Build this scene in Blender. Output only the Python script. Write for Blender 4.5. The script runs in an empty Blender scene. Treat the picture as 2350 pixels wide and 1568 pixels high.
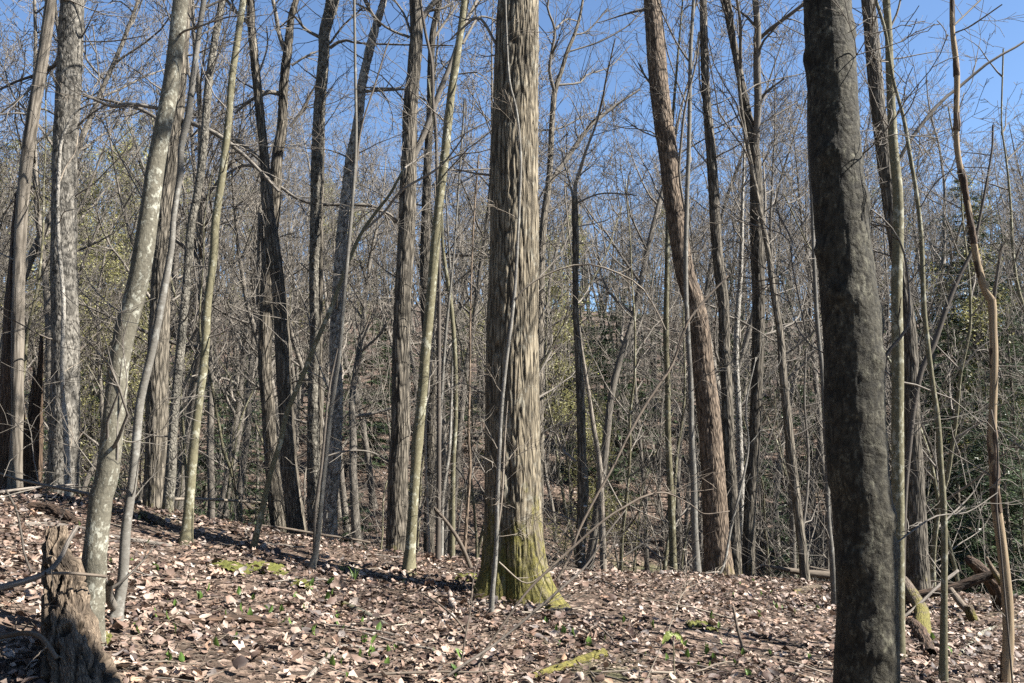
import bpy, math, random
import numpy as np

# ------------------------------------------------------------------ camera, sky, sun, exposure
SC = bpy.context.scene
COL = SC.collection
W, H, FPX = 1024.0, 683.0, 852.0
PITCH = math.radians(7.3)
CAMZ = 1.6
cam_d = bpy.data.cameras.new('camera'); cam = bpy.data.objects.new('camera', cam_d); COL.objects.link(cam)
cam.location = (0, 0, CAMZ); cam.rotation_euler = (math.pi/2 + PITCH, 0, 0)
cam_d.sensor_width = 36; cam_d.lens = 36*FPX/W; cam_d.clip_end = 2000; cam_d.clip_start = 0.05
SC.camera = cam
SUN_AZ, SUN_EL = math.radians(103), math.radians(46)      # azimuth clockwise from +Y
wd = bpy.data.worlds.new('World'); SC.world = wd; wd.use_nodes = True
nt = wd.node_tree; bg = nt.nodes['Background']
sky = nt.nodes.new('ShaderNodeTexSky'); sky.sky_type = 'NISHITA'; sky.sun_disc = False
sky.sun_elevation = SUN_EL; sky.sun_rotation = SUN_AZ; sky.altitude = 300; sky.air_density = 1.0; sky.dust_density = 0.0; sky.ozone_density = 4.5
nt.links.new(sky.outputs[0], bg.inputs[0]); bg.inputs[1].default_value = 0.05
sun_d = bpy.data.lights.new('sun', 'SUN'); sun_d.energy = 5.0; sun_d.angle = math.radians(0.55); sun_d.color = (1.0, 0.95, 0.87)
sun = bpy.data.objects.new('sun', sun_d); COL.objects.link(sun)
sun.location = (20, -6, 30); sun.rotation_euler = (math.pi/2 - SUN_EL, 0, math.pi - SUN_AZ)
SC.view_settings.view_transform = 'Standard'; SC.view_settings.look = 'None'
SC.view_settings.exposure = 2.1; SC.view_settings.gamma = 1.0
SC.render.engine = 'CYCLES'; SC.cycles.max_bounces = 6; SC.cycles.diffuse_bounces = 1; SC.cycles.transparent_max_bounces = 4
SC.cycles.use_denoising = False
SC.cycles.use_adaptive_sampling = True; SC.cycles.adaptive_threshold = 0.014

# ------------------------------------------------------------------ pixel rays and terrain
K = 1024/2350.0                                   # the tracing frame is 2350 wide
cP, sP = math.cos(PITCH), math.sin(PITCH)
def ray(fx, fy):
    u = (fx*K - W/2)/FPX; v = (H/2 - fy*K)/FPX
    return np.array([u, cP - v*sP, sP + v*cP])
def P(fx, fy, depth):
    d = ray(fx, fy); return np.array([0, 0, CAMZ]) + d*(depth/d[1])
def rad(wf, p):                                   # half of a traced width, in metres at point p
    return 0.5*wf*K/FPX*(p[1]*cP + (p[2]-CAMZ)*sP)

rs = np.random.RandomState(5)
LAT = rs.rand(32, 32, 32)*2 - 1
def vn(p):                                        # smooth value noise, period 32
    p = np.asarray(p, float); i = np.floor(p).astype(int); f = p - i; f = f*f*(3 - 2*f)
    x, y, z = i[..., 0], i[..., 1], i[..., 2]; out = 0
    for a in (0, 1):
        wx = f[..., 0] if a else 1 - f[..., 0]
        for b in (0, 1):
            wy = f[..., 1] if b else 1 - f[..., 1]
            for c in (0, 1):
                wz = f[..., 2] if c else 1 - f[..., 2]
                out = out + wx*wy*wz*LAT[(x+a) % 32, (y+b) % 32, (z+c) % 32]
    return out
def vn2(x, y, s, k=0.0): return vn(np.stack([x*s + 7.3, y*s + 3.1, np.zeros_like(x) + k], -1))

_xs = np.linspace(-40, 40, 801)
_cz = np.interp(_xs, [-40, -14, -8, -6, -4.6, -3, -1.5, 0, 2.5, 4, 6, 10, 40], [3.2, 1.75, 1.22, 1.08, 0.86, 0.55, 0.30, 0.12, -0.02, -0.22, -0.42, -0.8, -2.5])
_cz = np.convolve(np.pad(_cz, 6, mode='edge'), np.ones(13)/13, mode='valid')
def softplus(t, k): return np.where(t > 30*k, t, k*np.log1p(np.exp(np.clip(t/k, -60, 60))))
def terrain(x, y):
    x = np.asarray(x, float); y = np.asarray(y, float)
    yc = 11.6 + 0.5*vn2(x, x*0, 0.23, 4.5) + np.clip(x, 0, 8)*0.18
    near = np.interp(x, _xs, _cz) + 0.03*(np.minimum(y, yc) - 9) - 0.42*softplus(y - yc, 0.55)
    near = near + 0.05*vn2(x, y, 0.7, 1.5) + 0.022*vn2(x, y, 2.1, 9.5)
    rise = 0.275 - 0.0004*np.clip(x, -40, 60)
    far = -2.4 - 0.02*np.clip(x, -30, 30) + rise*(softplus(y - 23, 2.0) - 0.8*softplus(y - 108, 8)) + 0.8*vn2(x, y, 0.06, 2.5) + 0.25*vn2(x, y, 0.25, 3.5)
    k = 0.5; m = np.maximum(near, far)
    return m + k*np.log(np.exp((near - m)/k) + np.exp((far - m)/k))
def tz(x, y): return float(terrain(np.array([x]), np.array([y]))[0])
_ds = np.concatenate([np.linspace(3.0, 16, 900), np.linspace(16.05, 110, 900)])
def hit(fx, fy):
    d = ray(fx, fy); pts = np.array([0, 0, CAMZ]) + d[None, :]*(_ds/d[1])[:, None]
    below = pts[:, 2] < terrain(pts[:, 0], pts[:, 1])
    i = int(np.argmax(below)) if below.any() else len(_ds) - 1
    return pts[i]

# ------------------------------------------------------------------ materials
def nodes(name):
    m = bpy.data.materials.new(name); m.use_nodes = True; t = m.node_tree
    b = t.nodes['Principled BSDF']; b.inputs['Roughness'].default_value = 0.85
    b.inputs['Specular IOR Level'].default_value = 0.25
    return m, t, b
def N(t, typ, **kw):
    n = t.nodes.new(typ)
    for k, v in kw.items(): setattr(n, k, v)
    return n
def ramp(t, src, stops):
    r = N(t, 'ShaderNodeValToRGB'); e = r.color_ramp.elements
    while len(e) < len(stops): e.new(0.5)
    for q, (p, c) in zip(e, stops):
        q.position = p; q.color = (*c, 1) if len(c) == 3 else c
    t.links.new(src, r.inputs[0]); return r.outputs[0]
def mix(t, fac, a, b, mode='MIX'):
    n = N(t, 'ShaderNodeMix', data_type='RGBA', blend_type=mode)
    for s, v in ((n.inputs[0], fac), (n.inputs[6], a), (n.inputs[7], b)):
        if hasattr(v, 'links'): t.links.new(v, s)
        elif isinstance(v, (int, float)): s.default_value = v
        else: s.default_value = (*v, 1)
    return n.outputs[2]
def mth(t, op, a, b=0.0, clamp=False):
    n = N(t, 'ShaderNodeMath', operation=op, use_clamp=clamp)
    for s, v in ((n.inputs[0], a), (n.inputs[1], b)):
        if hasattr(v, 'links'): t.links.new(v, s)
        else: s.default_value = v
    return n.outputs[0]
def vscale(t, src, v):
    n = N(t, 'ShaderNodeVectorMath', operation='MULTIPLY'); t.links.new(src, n.inputs[0]); n.inputs[1].default_value = v; return n.outputs[0]
def noise(t, vec, scale, detail=4, rough=0.55, dist=0.0):
    n = N(t, 'ShaderNodeTexNoise'); n.inputs['Scale'].default_value = scale; n.inputs['Detail'].default_value = detail
    n.inputs['Roughness'].default_value = rough; n.inputs['Distortion'].default_value = dist
    t.links.new(vec, n.inputs['Vector']); return n.outputs['Fac']
def grey1(v): return (v, v, v)

def bark(name, dark, light, furrow=(26, 26, 4), fur_amt=0.7, lichen=None, lich=0.0, moss=0.0, moss_h=1.0, bump=0.6, rings=0.0, speck=0.0, cm=1.0, broad=0.35, sps=24.0):
    """stretched cracks + blotches + lichen + moss near the foot, on the tube's own length coordinates"""
    dark = tuple(c*0.62 for c in dark); light = tuple(c*0.72 for c in light); lichen = lichen and tuple(c*0.75 for c in lichen)
    m, t, b = nodes(name)
    at = N(t, 'ShaderNodeAttribute', attribute_name='rest').outputs['Vector']
    oi = N(t, 'ShaderNodeObjectInfo').outputs['Random']
    off = N(t, 'ShaderNodeVectorMath', operation='ADD'); t.links.new(at, off.inputs[0])
    cx = N(t, 'ShaderNodeCombineXYZ'); t.links.new(mth(t, 'MULTIPLY', oi, 37.0), cx.inputs[0]); t.links.new(mth(t, 'MULTIPLY', oi, 11.0), cx.inputs[2])
    t.links.new(cx.outputs[0], off.inputs[1]); v = off.outputs[0]
    vs = vscale(t, v, furrow)
    wob = N(t, 'ShaderNodeTexNoise'); wob.inputs['Scale'].default_value = 0.6; t.links.new(vs, wob.inputs['Vector'])
    ad = N(t, 'ShaderNodeVectorMath', operation='MULTIPLY_ADD'); t.links.new(wob.outputs['Color'], ad.inputs[0]); ad.inputs[1].default_value = (0.9, 0.9, 0.9); t.links.new(vs, ad.inputs[2])
    vo = N(t, 'ShaderNodeTexVoronoi', feature='DISTANCE_TO_EDGE'); vo.inputs['Scale'].default_value = 1.0; t.links.new(ad.outputs[0], vo.inputs['Vector'])
    crack = ramp(t, vo.outputs['Distance'], [(0.0, grey1(0)), (0.07, grey1(0.35)), (0.20, grey1(1))])
    fine = noise(t, vs, 2.5, 6, 0.7)
    blot = noise(t, v, 3.0*cm, 5, 0.6)
    col = mix(t, ramp(t, fine, [(0.3, grey1(0)), (0.75, grey1(1))]), dark, light)
    col = mix(t, mth(t, 'MULTIPLY', ramp(t, blot, [(0.35, grey1(0)), (0.7, grey1(1))]), broad), col, tuple(c*0.45 for c in dark))
    inv = mth(t, 'MULTIPLY', mth(t, 'SUBTRACT', 1.0, crack), fur_amt)
    col = mix(t, inv, col, tuple(c*0.28 for c in dark))
    if rings:
        rg = noise(t, vscale(t, v, (6, 6, 90)), 1.0, 3, 0.6)
        col = mix(t, mth(t, 'MULTIPLY', ramp(t, rg, [(0.5, grey1(0)), (0.72, grey1(1))]), rings), col, tuple(c*0.5 for c in dark))
    if lich:
        ln = noise(t, vscale(t, v, (1, 1, 0.7)), 22*cm, 5, 0.65)
        ln2 = noise(t, v, 4*cm, 2)
        lf = mth(t, 'MULTIPLY', ramp(t, mth(t, 'ADD', ln, mth(t, 'MULTIPLY', ln2, 0.5)), [(0.80, grey1(0)), (0.90, grey1(1))]), lich)
        col = mix(t, lf, col, lichen)
    if speck:
        sp = noise(t, vscale(t, v, (1, 1, 0.6)), sps, 4, 0.6)
        col = mix(t, mth(t, 'MULTIPLY', ramp(t, sp, [(0.53, grey1(0)), (0.60, grey1(1))]), speck), col, tuple(c*0.2 for c in dark))
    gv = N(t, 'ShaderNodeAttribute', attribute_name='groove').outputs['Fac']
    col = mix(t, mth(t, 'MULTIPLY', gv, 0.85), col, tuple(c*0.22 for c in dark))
    vary = mth(t, 'ADD', mth(t, 'MULTIPLY', oi, 0.5), 0.75)
    cv = N(t, 'ShaderNodeCombineColor')
    for i in range(3): t.links.new(vary, cv.inputs[i])
    col = mix(t, 1.0, col, cv.outputs[0], 'MULTIPLY')
    hgt = mth(t, 'ADD', mth(t, 'MULTIPLY', crack, fur_amt), mth(t, 'MULTIPLY', fine, 0.6))
    if moss:
        sx = N(t, 'ShaderNodeSeparateXYZ'); t.links.new(at, sx.inputs[0])
        mn = noise(t, vscale(t, v, (1, 1, 0.45)), 9*cm, 6, 0.7)
        lowness = mth(t, 'MULTIPLY', mth(t, 'SUBTRACT', 1.0, mth(t, 'DIVIDE', sx.outputs[2], moss_h)), 0.6)
        lowness = mth(t, 'MAXIMUM', lowness, -0.05)
        mn2 = noise(t, vscale(t, v, (1, 1, 0.25)), 26, 5, 0.7)
        mf = mth(t, 'MULTIPLY', ramp(t, mth(t, 'ADD', mth(t, 'ADD', mth(t, 'ADD', mn, mth(t, 'MULTIPLY', mn2, 0.5)), lowness), moss - 1.25), [(0.50, grey1(0)), (0.72, grey1(1))]), 0.9)
        mc = mix(t, ramp(t, noise(t, v, 38, 4, 0.7), [(0.3, grey1(0)), (0.72, grey1(1))]), (0.035, 0.034, 0.007), (0.16, 0.14, 0.03))
        col = mix(t, mf, col, mc)
        hgt = mth(t, 'ADD', hgt, mth(t, 'MULTIPLY', mth(t, 'MULTIPLY', mf, noise(t, v, 140, 3)), 0.7))
    t.links.new(col, b.inputs['Base Color'])
    bp = N(t, 'ShaderNodeBump'); bp.inputs['Strength'].default_value = bump; bp.inputs['Distance'].default_value = 0.012
    t.links.new(hgt, bp.inputs['Height']); t.links.new(bp.outputs[0], b.inputs['Normal'])
    return m

M = {}
M['oak'] = bark('ridged_oak_bark', (0.24, 0.195, 0.13), (0.45, 0.385, 0.275), (19, 19, 2.4), 0.85, moss=0.70, moss_h=1.8, bump=1.0, lichen=(0.5, 0.5, 0.42), lich=0.25)
M['furrow'] = bark('furrowed_grey_bark', (0.153, 0.131, 0.099), (0.306, 0.270, 0.216), (24, 24, 3.2), 0.85, moss=0.44, moss_h=1.4, bump=1.0)
M['flaky'] = bark('flaky_birch_bark', (0.255, 0.234, 0.187), (0.442, 0.408, 0.340), (22, 22, 14), 0.6, moss=0.42, moss_h=1.5, bump=1.0, speck=0.85, cm=1.1, broad=0.6, sps=20)
M['maple'] = bark('smooth_lichened_bark', (0.129, 0.119, 0.088), (0.204, 0.187, 0.143), (30, 30, 16), 0.15, lichen=(0.42, 0.42, 0.35), lich=0.6, moss=0.35, moss_h=0.5, bump=0.5, rings=0.5, cm=1.7, speck=0.25, sps=40)
M['beech'] = bark('smooth_grey_bark', (0.158, 0.146, 0.124), (0.247, 0.232, 0.203), (18, 18, 30), 0.08, lichen=(0.46, 0.46, 0.42), lich=0.35, bump=0.25, rings=0.3)
M['green'] = bark('greenish_smooth_bark', (0.144, 0.130, 0.076), (0.223, 0.205, 0.130), (26, 26, 12), 0.12, lichen=(0.46, 0.46, 0.37), lich=0.5, bump=0.3, rings=0.3, moss=0.38, moss_h=0.5)
M['brown'] = bark('red_brown_scaly_bark', (0.15, 0.105, 0.072), (0.31, 0.245, 0.18), (24, 24, 5), 0.8, moss=0.46, moss_h=1.2, bump=0.8)
M['shade'] = bark('warty_shaded_bark', (0.061, 0.054, 0.036), (0.122, 0.112, 0.083), (20, 20, 16), 0.15, lichen=(0.27, 0.26, 0.19), lich=0.4, moss=0.42, moss_h=0.8, bump=1.0, speck=0.45, cm=2.6, broad=0.8, sps=70)  # albedo lowered to deepen the shade this trunk stands in
M['white'] = bark('speckled_pale_bark', (0.317, 0.290, 0.246), (0.528, 0.502, 0.449), (22, 22, 12), 0.35, moss=0.36, moss_h=0.8, bump=0.9, speck=0.9, cm=0.9, sps=26)
M['pitted'] = bark('pitted_shaded_bark', (0.20, 0.182, 0.15), (0.40, 0.375, 0.33), (22, 22, 8), 0.45, moss=0.40, moss_h=0.8, bump=0.9, speck=0.9, cm=0.9, sps=30)  # pale bark dimmed, putting the trunk's upper shade into its colour
M['dead'] = bark('weathered_bare_wood', (0.216, 0.180, 0.137), (0.374, 0.338, 0.288), (60, 60, 2), 0.35, bump=0.4)
M['peeled'] = bark('peeled_tan_wood', (0.315, 0.225, 0.135), (0.495, 0.390, 0.255), (60, 60, 2), 0.25, bump=0.3)
M['rot'] = bark('rotten_spongy_wood', (0.112, 0.080, 0.054), (0.304, 0.236, 0.168), (70, 70, 14), 0.5, moss=0.40, moss_h=0.6, bump=1.0)
M['brownbark'] = bark('loose_brown_bark', (0.09, 0.06, 0.04), (0.22, 0.15, 0.10), (26, 26, 3), 0.7, bump=0.9)
M['rotdark'] = bark('dark_rotten_wood', (0.06, 0.04, 0.028), (0.16, 0.10, 0.065), (40, 40, 4), 0.7, bump=0.8)
M['stick'] = bark('dead_stick_bark', (0.128, 0.098, 0.072), (0.255, 0.212, 0.170), (60, 60, 6), 0.3, bump=0.3)
M['greystick'] = bark('grey_weathered_stick', (0.17, 0.145, 0.12), (0.38, 0.335, 0.29), (60, 60, 4), 0.6, bump=0.4)
M['palestick'] = bark('pale_bare_stick', (0.300, 0.247, 0.188), (0.465, 0.405, 0.330), (60, 60, 4), 0.3, bump=0.3)
M['mosslog'] = bark('mossy_log_bark', (0.13, 0.10, 0.075), (0.28, 0.22, 0.17), (40, 40, 5), 0.5, moss=0.95, moss_h=2.5, bump=0.8)
M['twig'] = bark('bare_grey_twig', (0.156, 0.136, 0.111), (0.305, 0.276, 0.239), (40, 40, 12), 0.1, bump=0.1)
M['twigdark'] = bark('dark_twig', (0.088, 0.074, 0.060), (0.176, 0.152, 0.128), (40, 40, 12), 0.1, bump=0.1)
M['far'] = bark('far_grey_bark', (0.156, 0.136, 0.111), (0.297, 0.269, 0.227), (18, 18, 4), 0.4, bump=0.3, moss=0.33, moss_h=2.0, broad=0.5)

def leafmat(name, attr, trans, rough=0.7, sheen=0.0, tint=None):
    m, t, b = nodes(name)
    if attr:
        c = N(t, 'ShaderNodeAttribute', attribute_name=attr).outputs['Color']
    else:
        c = ramp(t, N(t, 'ShaderNodeObjectInfo').outputs['Random'], tint)
    ge = N(t, 'ShaderNodeNewGeometry')
    nz = noise(t, ge.outputs['Position'], 90, 4, 0.6)
    c = mix(t, 0.55, c, ramp(t, nz, [(0.3, grey1(0.55)), (0.7, grey1(1.25))]), 'MULTIPLY')
    t.links.new(c, b.inputs['Base Color']); b.inputs['Roughness'].default_value = rough; b.inputs['Specular IOR Level'].default_value = 0.35
    tr = N(t, 'ShaderNodeBsdfTranslucent'); t.links.new(c, tr.inputs[0])
    ms = N(t, 'ShaderNodeMixShader'); ms.inputs[0].default_value = trans
    t.links.new(b.outputs[0], ms.inputs[1]); t.links.new(tr.outputs[0], ms.inputs[2])
    t.links.new(ms.outputs[0], t.nodes['Material Output'].inputs[0]); return m
DRY = [(p_, tuple(0.60*q_ for q_ in c_)) for p_, c_ in [(0.0, (0.26, 0.155, 0.105)), (0.3, (0.46, 0.315, 0.235)), (0.6, (0.56, 0.42, 0.33)), (0.85, (0.36, 0.22, 0.15)), (1.0, (0.62, 0.50, 0.41))]]
M['dryleaf'] = leafmat('dry_leaf', None, 0.12, 0.6, tint=DRY)
M['litter'] = leafmat('leaf_litter', 'Col', 0.10, 0.6)
M['spring'] = leafmat('young_spring_leaf', 'Col', 0.35, 0.5)
M['needle'] = leafmat('hemlock_needle', 'Col', 0.12, 0.45)
M['sprout'] = leafmat('sprout_leaf', None, 0.30, 0.4, tint=[(0.0, (0.055, 0.10, 0.02)), (1.0, (0.12, 0.19, 0.045))])

def ground_mat():
    m, t, b = nodes('forest_floor_litter')
    pos = N(t, 'ShaderNodeNewGeometry').outputs['Position']
    w1 = N(t, 'ShaderNodeTexNoise'); w1.inputs['Scale'].default_value = 9; t.links.new(pos, w1.inputs['Vector'])
    ad = N(t, 'ShaderNodeVectorMath', operation='MULTIPLY_ADD'); t.links.new(w1.outputs['Color'], ad.inputs[0]); ad.inputs[1].default_value = (0.08, 0.08, 0.08); t.links.new(pos, ad.inputs[2])
    vo = N(t, 'ShaderNodeTexVoronoi'); vo.inputs['Scale'].default_value = 16; t.links.new(ad.outputs[0], vo.inputs['Vector'])
    sep = N(t, 'ShaderNodeSeparateColor'); t.links.new(vo.outputs['Color'], sep.inputs[0])
    c = ramp(t, sep.outputs[0], [(0.0, (0.022, 0.015, 0.011)), (0.35, (0.05, 0.034, 0.025)), (0.65, (0.095, 0.066, 0.05)), (0.85, (0.15, 0.108, 0.082)), (1.0, (0.23, 0.175, 0.14))])
    big = noise(t, pos, 0.6, 4)
    c = mix(t, mth(t, 'MULTIPLY', ramp(t, big, [(0.42, grey1(0)), (0.62, grey1(1))]), 0.45), c, (0.07, 0.05, 0.035))
    gr = noise(t, pos, 0.22, 5, 0.65)
    c = mix(t, mth(t, 'MULTIPLY', ramp(t, gr, [(0.56, grey1(0)), (0.66, grey1(1))]), 0.45), c, (0.07, 0.09, 0.03))
    t.links.new(c, b.inputs['Base Color'])
    bp = N(t, 'ShaderNodeBump'); bp.inputs['Strength'].default_value = 0.9; bp.inputs['Distance'].default_value = 0.03
    t.links.new(mth(t, 'ADD', vo.outputs['Distance'], noise(t, pos, 40, 5)), bp.inputs['Height']); t.links.new(bp.outputs[0], b.inputs['Normal'])
    return m
M['ground'] = ground_mat()

def plain(name, c1, c2, scale, bumpd=0.004, rough=0.8, detail=5):
    m, t, b = nodes(name)
    pos = N(t, 'ShaderNodeTexCoord').outputs['Object']
    n = noise(t, pos, scale, detail, 0.65)
    t.links.new(ramp(t, n, [(0.3, c1), (0.7, c2)]), b.inputs['Base Color']); b.inputs['Roughness'].default_value = rough
    bp = N(t, 'ShaderNodeBump'); bp.inputs['Strength'].default_value = 0.7; bp.inputs['Distance'].default_value = bumpd
    t.links.new(n, bp.inputs['Height']); t.links.new(bp.outputs[0], b.inputs['Normal']); return m
M['stone'] = plain('flat_sandstone', (0.19, 0.15, 0.125), (0.34, 0.28, 0.235), 30)
M['moss'] = plain('cushion_moss', (0.035, 0.04, 0.008), (0.105, 0.105, 0.022), 60, 0.01)
M['fungus'] = plain('bracket_fungus', (0.30, 0.28, 0.24), (0.45, 0.42, 0.37), 60)

# ------------------------------------------------------------------ mesh helpers
def mesh_from(name, V, quads=None, tris=None, smooth=True, rest=None, col=None, groove=None):
    me = bpy.data.meshes.new(name); V = np.asarray(V, np.float32)
    nq = 0 if quads is None else len(quads); ntr = 0 if tris is None else len(tris)
    me.vertices.add(len(V)); me.vertices.foreach_set('co', V.ravel())
    idx = []; 
    if nq: idx.append(np.asarray(quads, np.int32).ravel())
    if ntr: idx.append(np.asarray(tris, np.int32).ravel())
    idx = np.concatenate(idx); me.loops.add(len(idx)); me.loops.foreach_set('vertex_index', idx)
    me.polygons.add(nq + ntr)
    ls = np.concatenate([np.arange(nq, dtype=np.int32)*4, nq*4 + np.arange(ntr, dtype=np.int32)*3])
    me.polygons.foreach_set('loop_start', ls)
    me.polygons.foreach_set('use_smooth', np.full(nq + ntr, smooth, dtype=bool))
    if rest is not None:
        a = me.attributes.new('rest', 'FLOAT_VECTOR', 'POINT'); a.data.foreach_set('vector', np.asarray(rest, np.float32).ravel())
    if col is not None:
        a = me.attributes.new('Col', 'FLOAT_COLOR', 'POINT'); a.data.foreach_set('color', np.asarray(col, np.float32).ravel())
    if groove is not None:
        a = me.attributes.new('groove', 'FLOAT', 'POINT'); a.data.foreach_set('value', np.asarray(groove, np.float32).ravel())
    me.update(calc_edges=True); return me
def obj(name, me, mat, parent=None, loc=None):
    o = bpy.data.objects.new(name, me); COL.objects.link(o)
    if mat is not None and me is not None and not me.materials: me.materials.append(mat)
    if parent is not None: o.parent = parent
    if loc is not None: o.location = loc
    return o
def tag(o, label=None, cat=None, group=None, kind=None):
    for k, v in (('label', label), ('category', cat), ('group', group), ('kind', kind)):
        if v: o[k] = v
    return o
def thing(name, loc, label, cat, group=None):
    e = bpy.data.objects.new(name, None); e.empty_display_size = 0.2; COL.objects.link(e); e.location = loc
    return tag(e, label, cat, group)
def nrm(v): return v/(np.linalg.norm(v, axis=-1, keepdims=True) + 1e-9)

def tube_geo(pts, rr, sides, s0=None):
    """pts (T,n,3), rr (T,n): T tubes at once -> verts, quads, rest"""
    T, n, _ = pts.shape
    tan = nrm(np.gradient(pts, axis=1)); mean = nrm(pts[:, -1] - pts[:, 0])
    ref = np.where((np.abs(mean[:, 1]) < 0.75)[:, None], np.array([[0, 1.0, 0]]), np.array([[1.0, 0, 0]]))
    u = nrm(np.cross(tan, ref[:, None, :])); v = np.cross(tan, u)
    a = np.arange(sides)*2*np.pi/sides; ca, sa = np.cos(a), np.sin(a)
    ring = u[:, :, None, :]*ca[None, None, :, None] + v[:, :, None, :]*sa[None, None, :, None]
    V = pts[:, :, None, :] + ring*rr[:, :, None, None]
    s = np.concatenate([np.zeros((T, 1)), np.cumsum(np.linalg.norm(np.diff(pts, axis=1), axis=2), axis=1)], 1)
    if s0 is not None: s = s + s0[:, None]
    R = np.stack([rr[:, :, None]*ca, rr[:, :, None]*sa, np.broadcast_to(s[:, :, None], (T, n, sides))], -1)
    i = np.arange(n - 1)[:, None]*sides; j = np.arange(sides)[None, :]; j2 = (j + 1) % sides
    q = np.stack([i + j, i + j2, i + sides + j2, i + sides + j], -1).reshape(-1, 4)
    Q = (q[None] + (np.arange(T)*n*sides)[:, None, None]).reshape(-1, 4)
    return V.reshape(-1, 3), Q, R.reshape(-1, 3)
class Tubes:
    def __init__(self): self.g = {}
    def add(self, pts, rr, sides):
        self.g.setdefault((len(pts), sides), []).append((np.asarray(pts), np.asarray(rr)))
    def empty(self): return not self.g
    def mesh(self, name, origin=(0, 0, 0)):
        Vs, Qs, Rs, o = [], [], [], 0
        rr_ = np.random.RandomState(3)
        for (n, sd), L in self.g.items():
            p = np.stack([l[0] for l in L]); r = np.stack([l[1] for l in L])
            V, Q, R = tube_geo(p, r, sd, rr_.rand(len(L))*9)
            Vs.append(V); Qs.append(Q + o); Rs.append(R); o += len(V)
        return mesh_from(name, np.concatenate(Vs) - np.asarray(origin), np.concatenate(Qs), rest=np.concatenate(Rs))
def resample(pts, vals, n, fine=None):
    """Catmull-Rom through pts, evenly spaced by length; vals interpolated"""
    pts = np.asarray(pts, float); vals = np.asarray(vals, float)
    if len(pts) > 2:
        ext = np.vstack([2*pts[0] - pts[1], pts, 2*pts[-1] - pts[-2]]); out, tv = [], []
        for i in range(len(pts) - 1):
            p0, p1, p2, p3 = ext[i:i+4]
            for t in np.linspace(0, 1, 8, endpoint=False):
                out.append(0.5*(2*p1 + (p2 - p0)*t + (2*p0 - 5*p1 + 4*p2 - p3)*t*t + (3*p1 - p0 - 3*p2 + p3)*t**3)); tv.append(vals[i]*(1 - t) + vals[i+1]*t)
        out.append(pts[-1]); tv.append(vals[-1]); pts, vals = np.array(out), np.array(tv)
    s = np.concatenate([[0], np.cumsum(np.linalg.norm(np.diff(pts, axis=0), axis=1))])
    q = np.linspace(0, s[-1], n) if fine is None or fine[0] >= s[-1] else np.concatenate([np.linspace(0, fine[0], fine[1]), np.linspace(fine[0], s[-1], fine[2] + 1)[1:]])
    return np.stack([np.interp(q, s, pts[:, k]) for k in range(3)], 1), np.interp(q, s, vals)

NPT = [9, 7, 5, 4, 4]; SID = [6, 4, 3, 3, 3]
def grow(tb, rng, p, d, L, r, lvl, maxlvl, up=0.06, kink=0.16, kids=(5, 4, 3, 2), ang=(0.5, 1.0), rmin=0.0022):
    n = NPT[lvl]; step = L/(n - 1); pts = [p]; ds = [d]; dirs = rng.normal(0, kink, (n, 3)); dirs[:, 2] += up
    for i in range(n - 1):
        d = d + dirs[i]; d = d/math.sqrt(d @ d); p = p + d*step; pts.append(p); ds.append(d)
    tt = np.linspace(0, 1, n); rr = np.maximum(r*(1 - 0.82*tt), rmin)
    tb.add(np.array(pts), rr, SID[lvl])
    if lvl >= maxlvl: return
    k = kids[min(lvl, len(kids) - 1)]; k = max(1, int(round(k*rng.uniform(0.7, 1.3))))
    for t in rng.uniform(0.22, 1.0, k):
        i = min(int(t*(n - 1)), n - 2); f = t*(n - 1) - i
        q = pts[i]*(1 - f) + pts[i+1]*f; dd = ds[i+1]
        per = np.cross(dd, rng.normal(0, 1, 3)); per /= np.linalg.norm(per) + 1e-9
        a = rng.uniform(*ang); nd = dd*math.cos(a) + per*math.sin(a)
        grow(tb, rng, q, nd, L*rng.uniform(0.35, 0.68)*(1.15 - 0.45*t), max(r*(1 - 0.82*t)*0.62, rmin), lvl + 1, maxlvl, up, kink*1.1, kids, ang, rmin)

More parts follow.
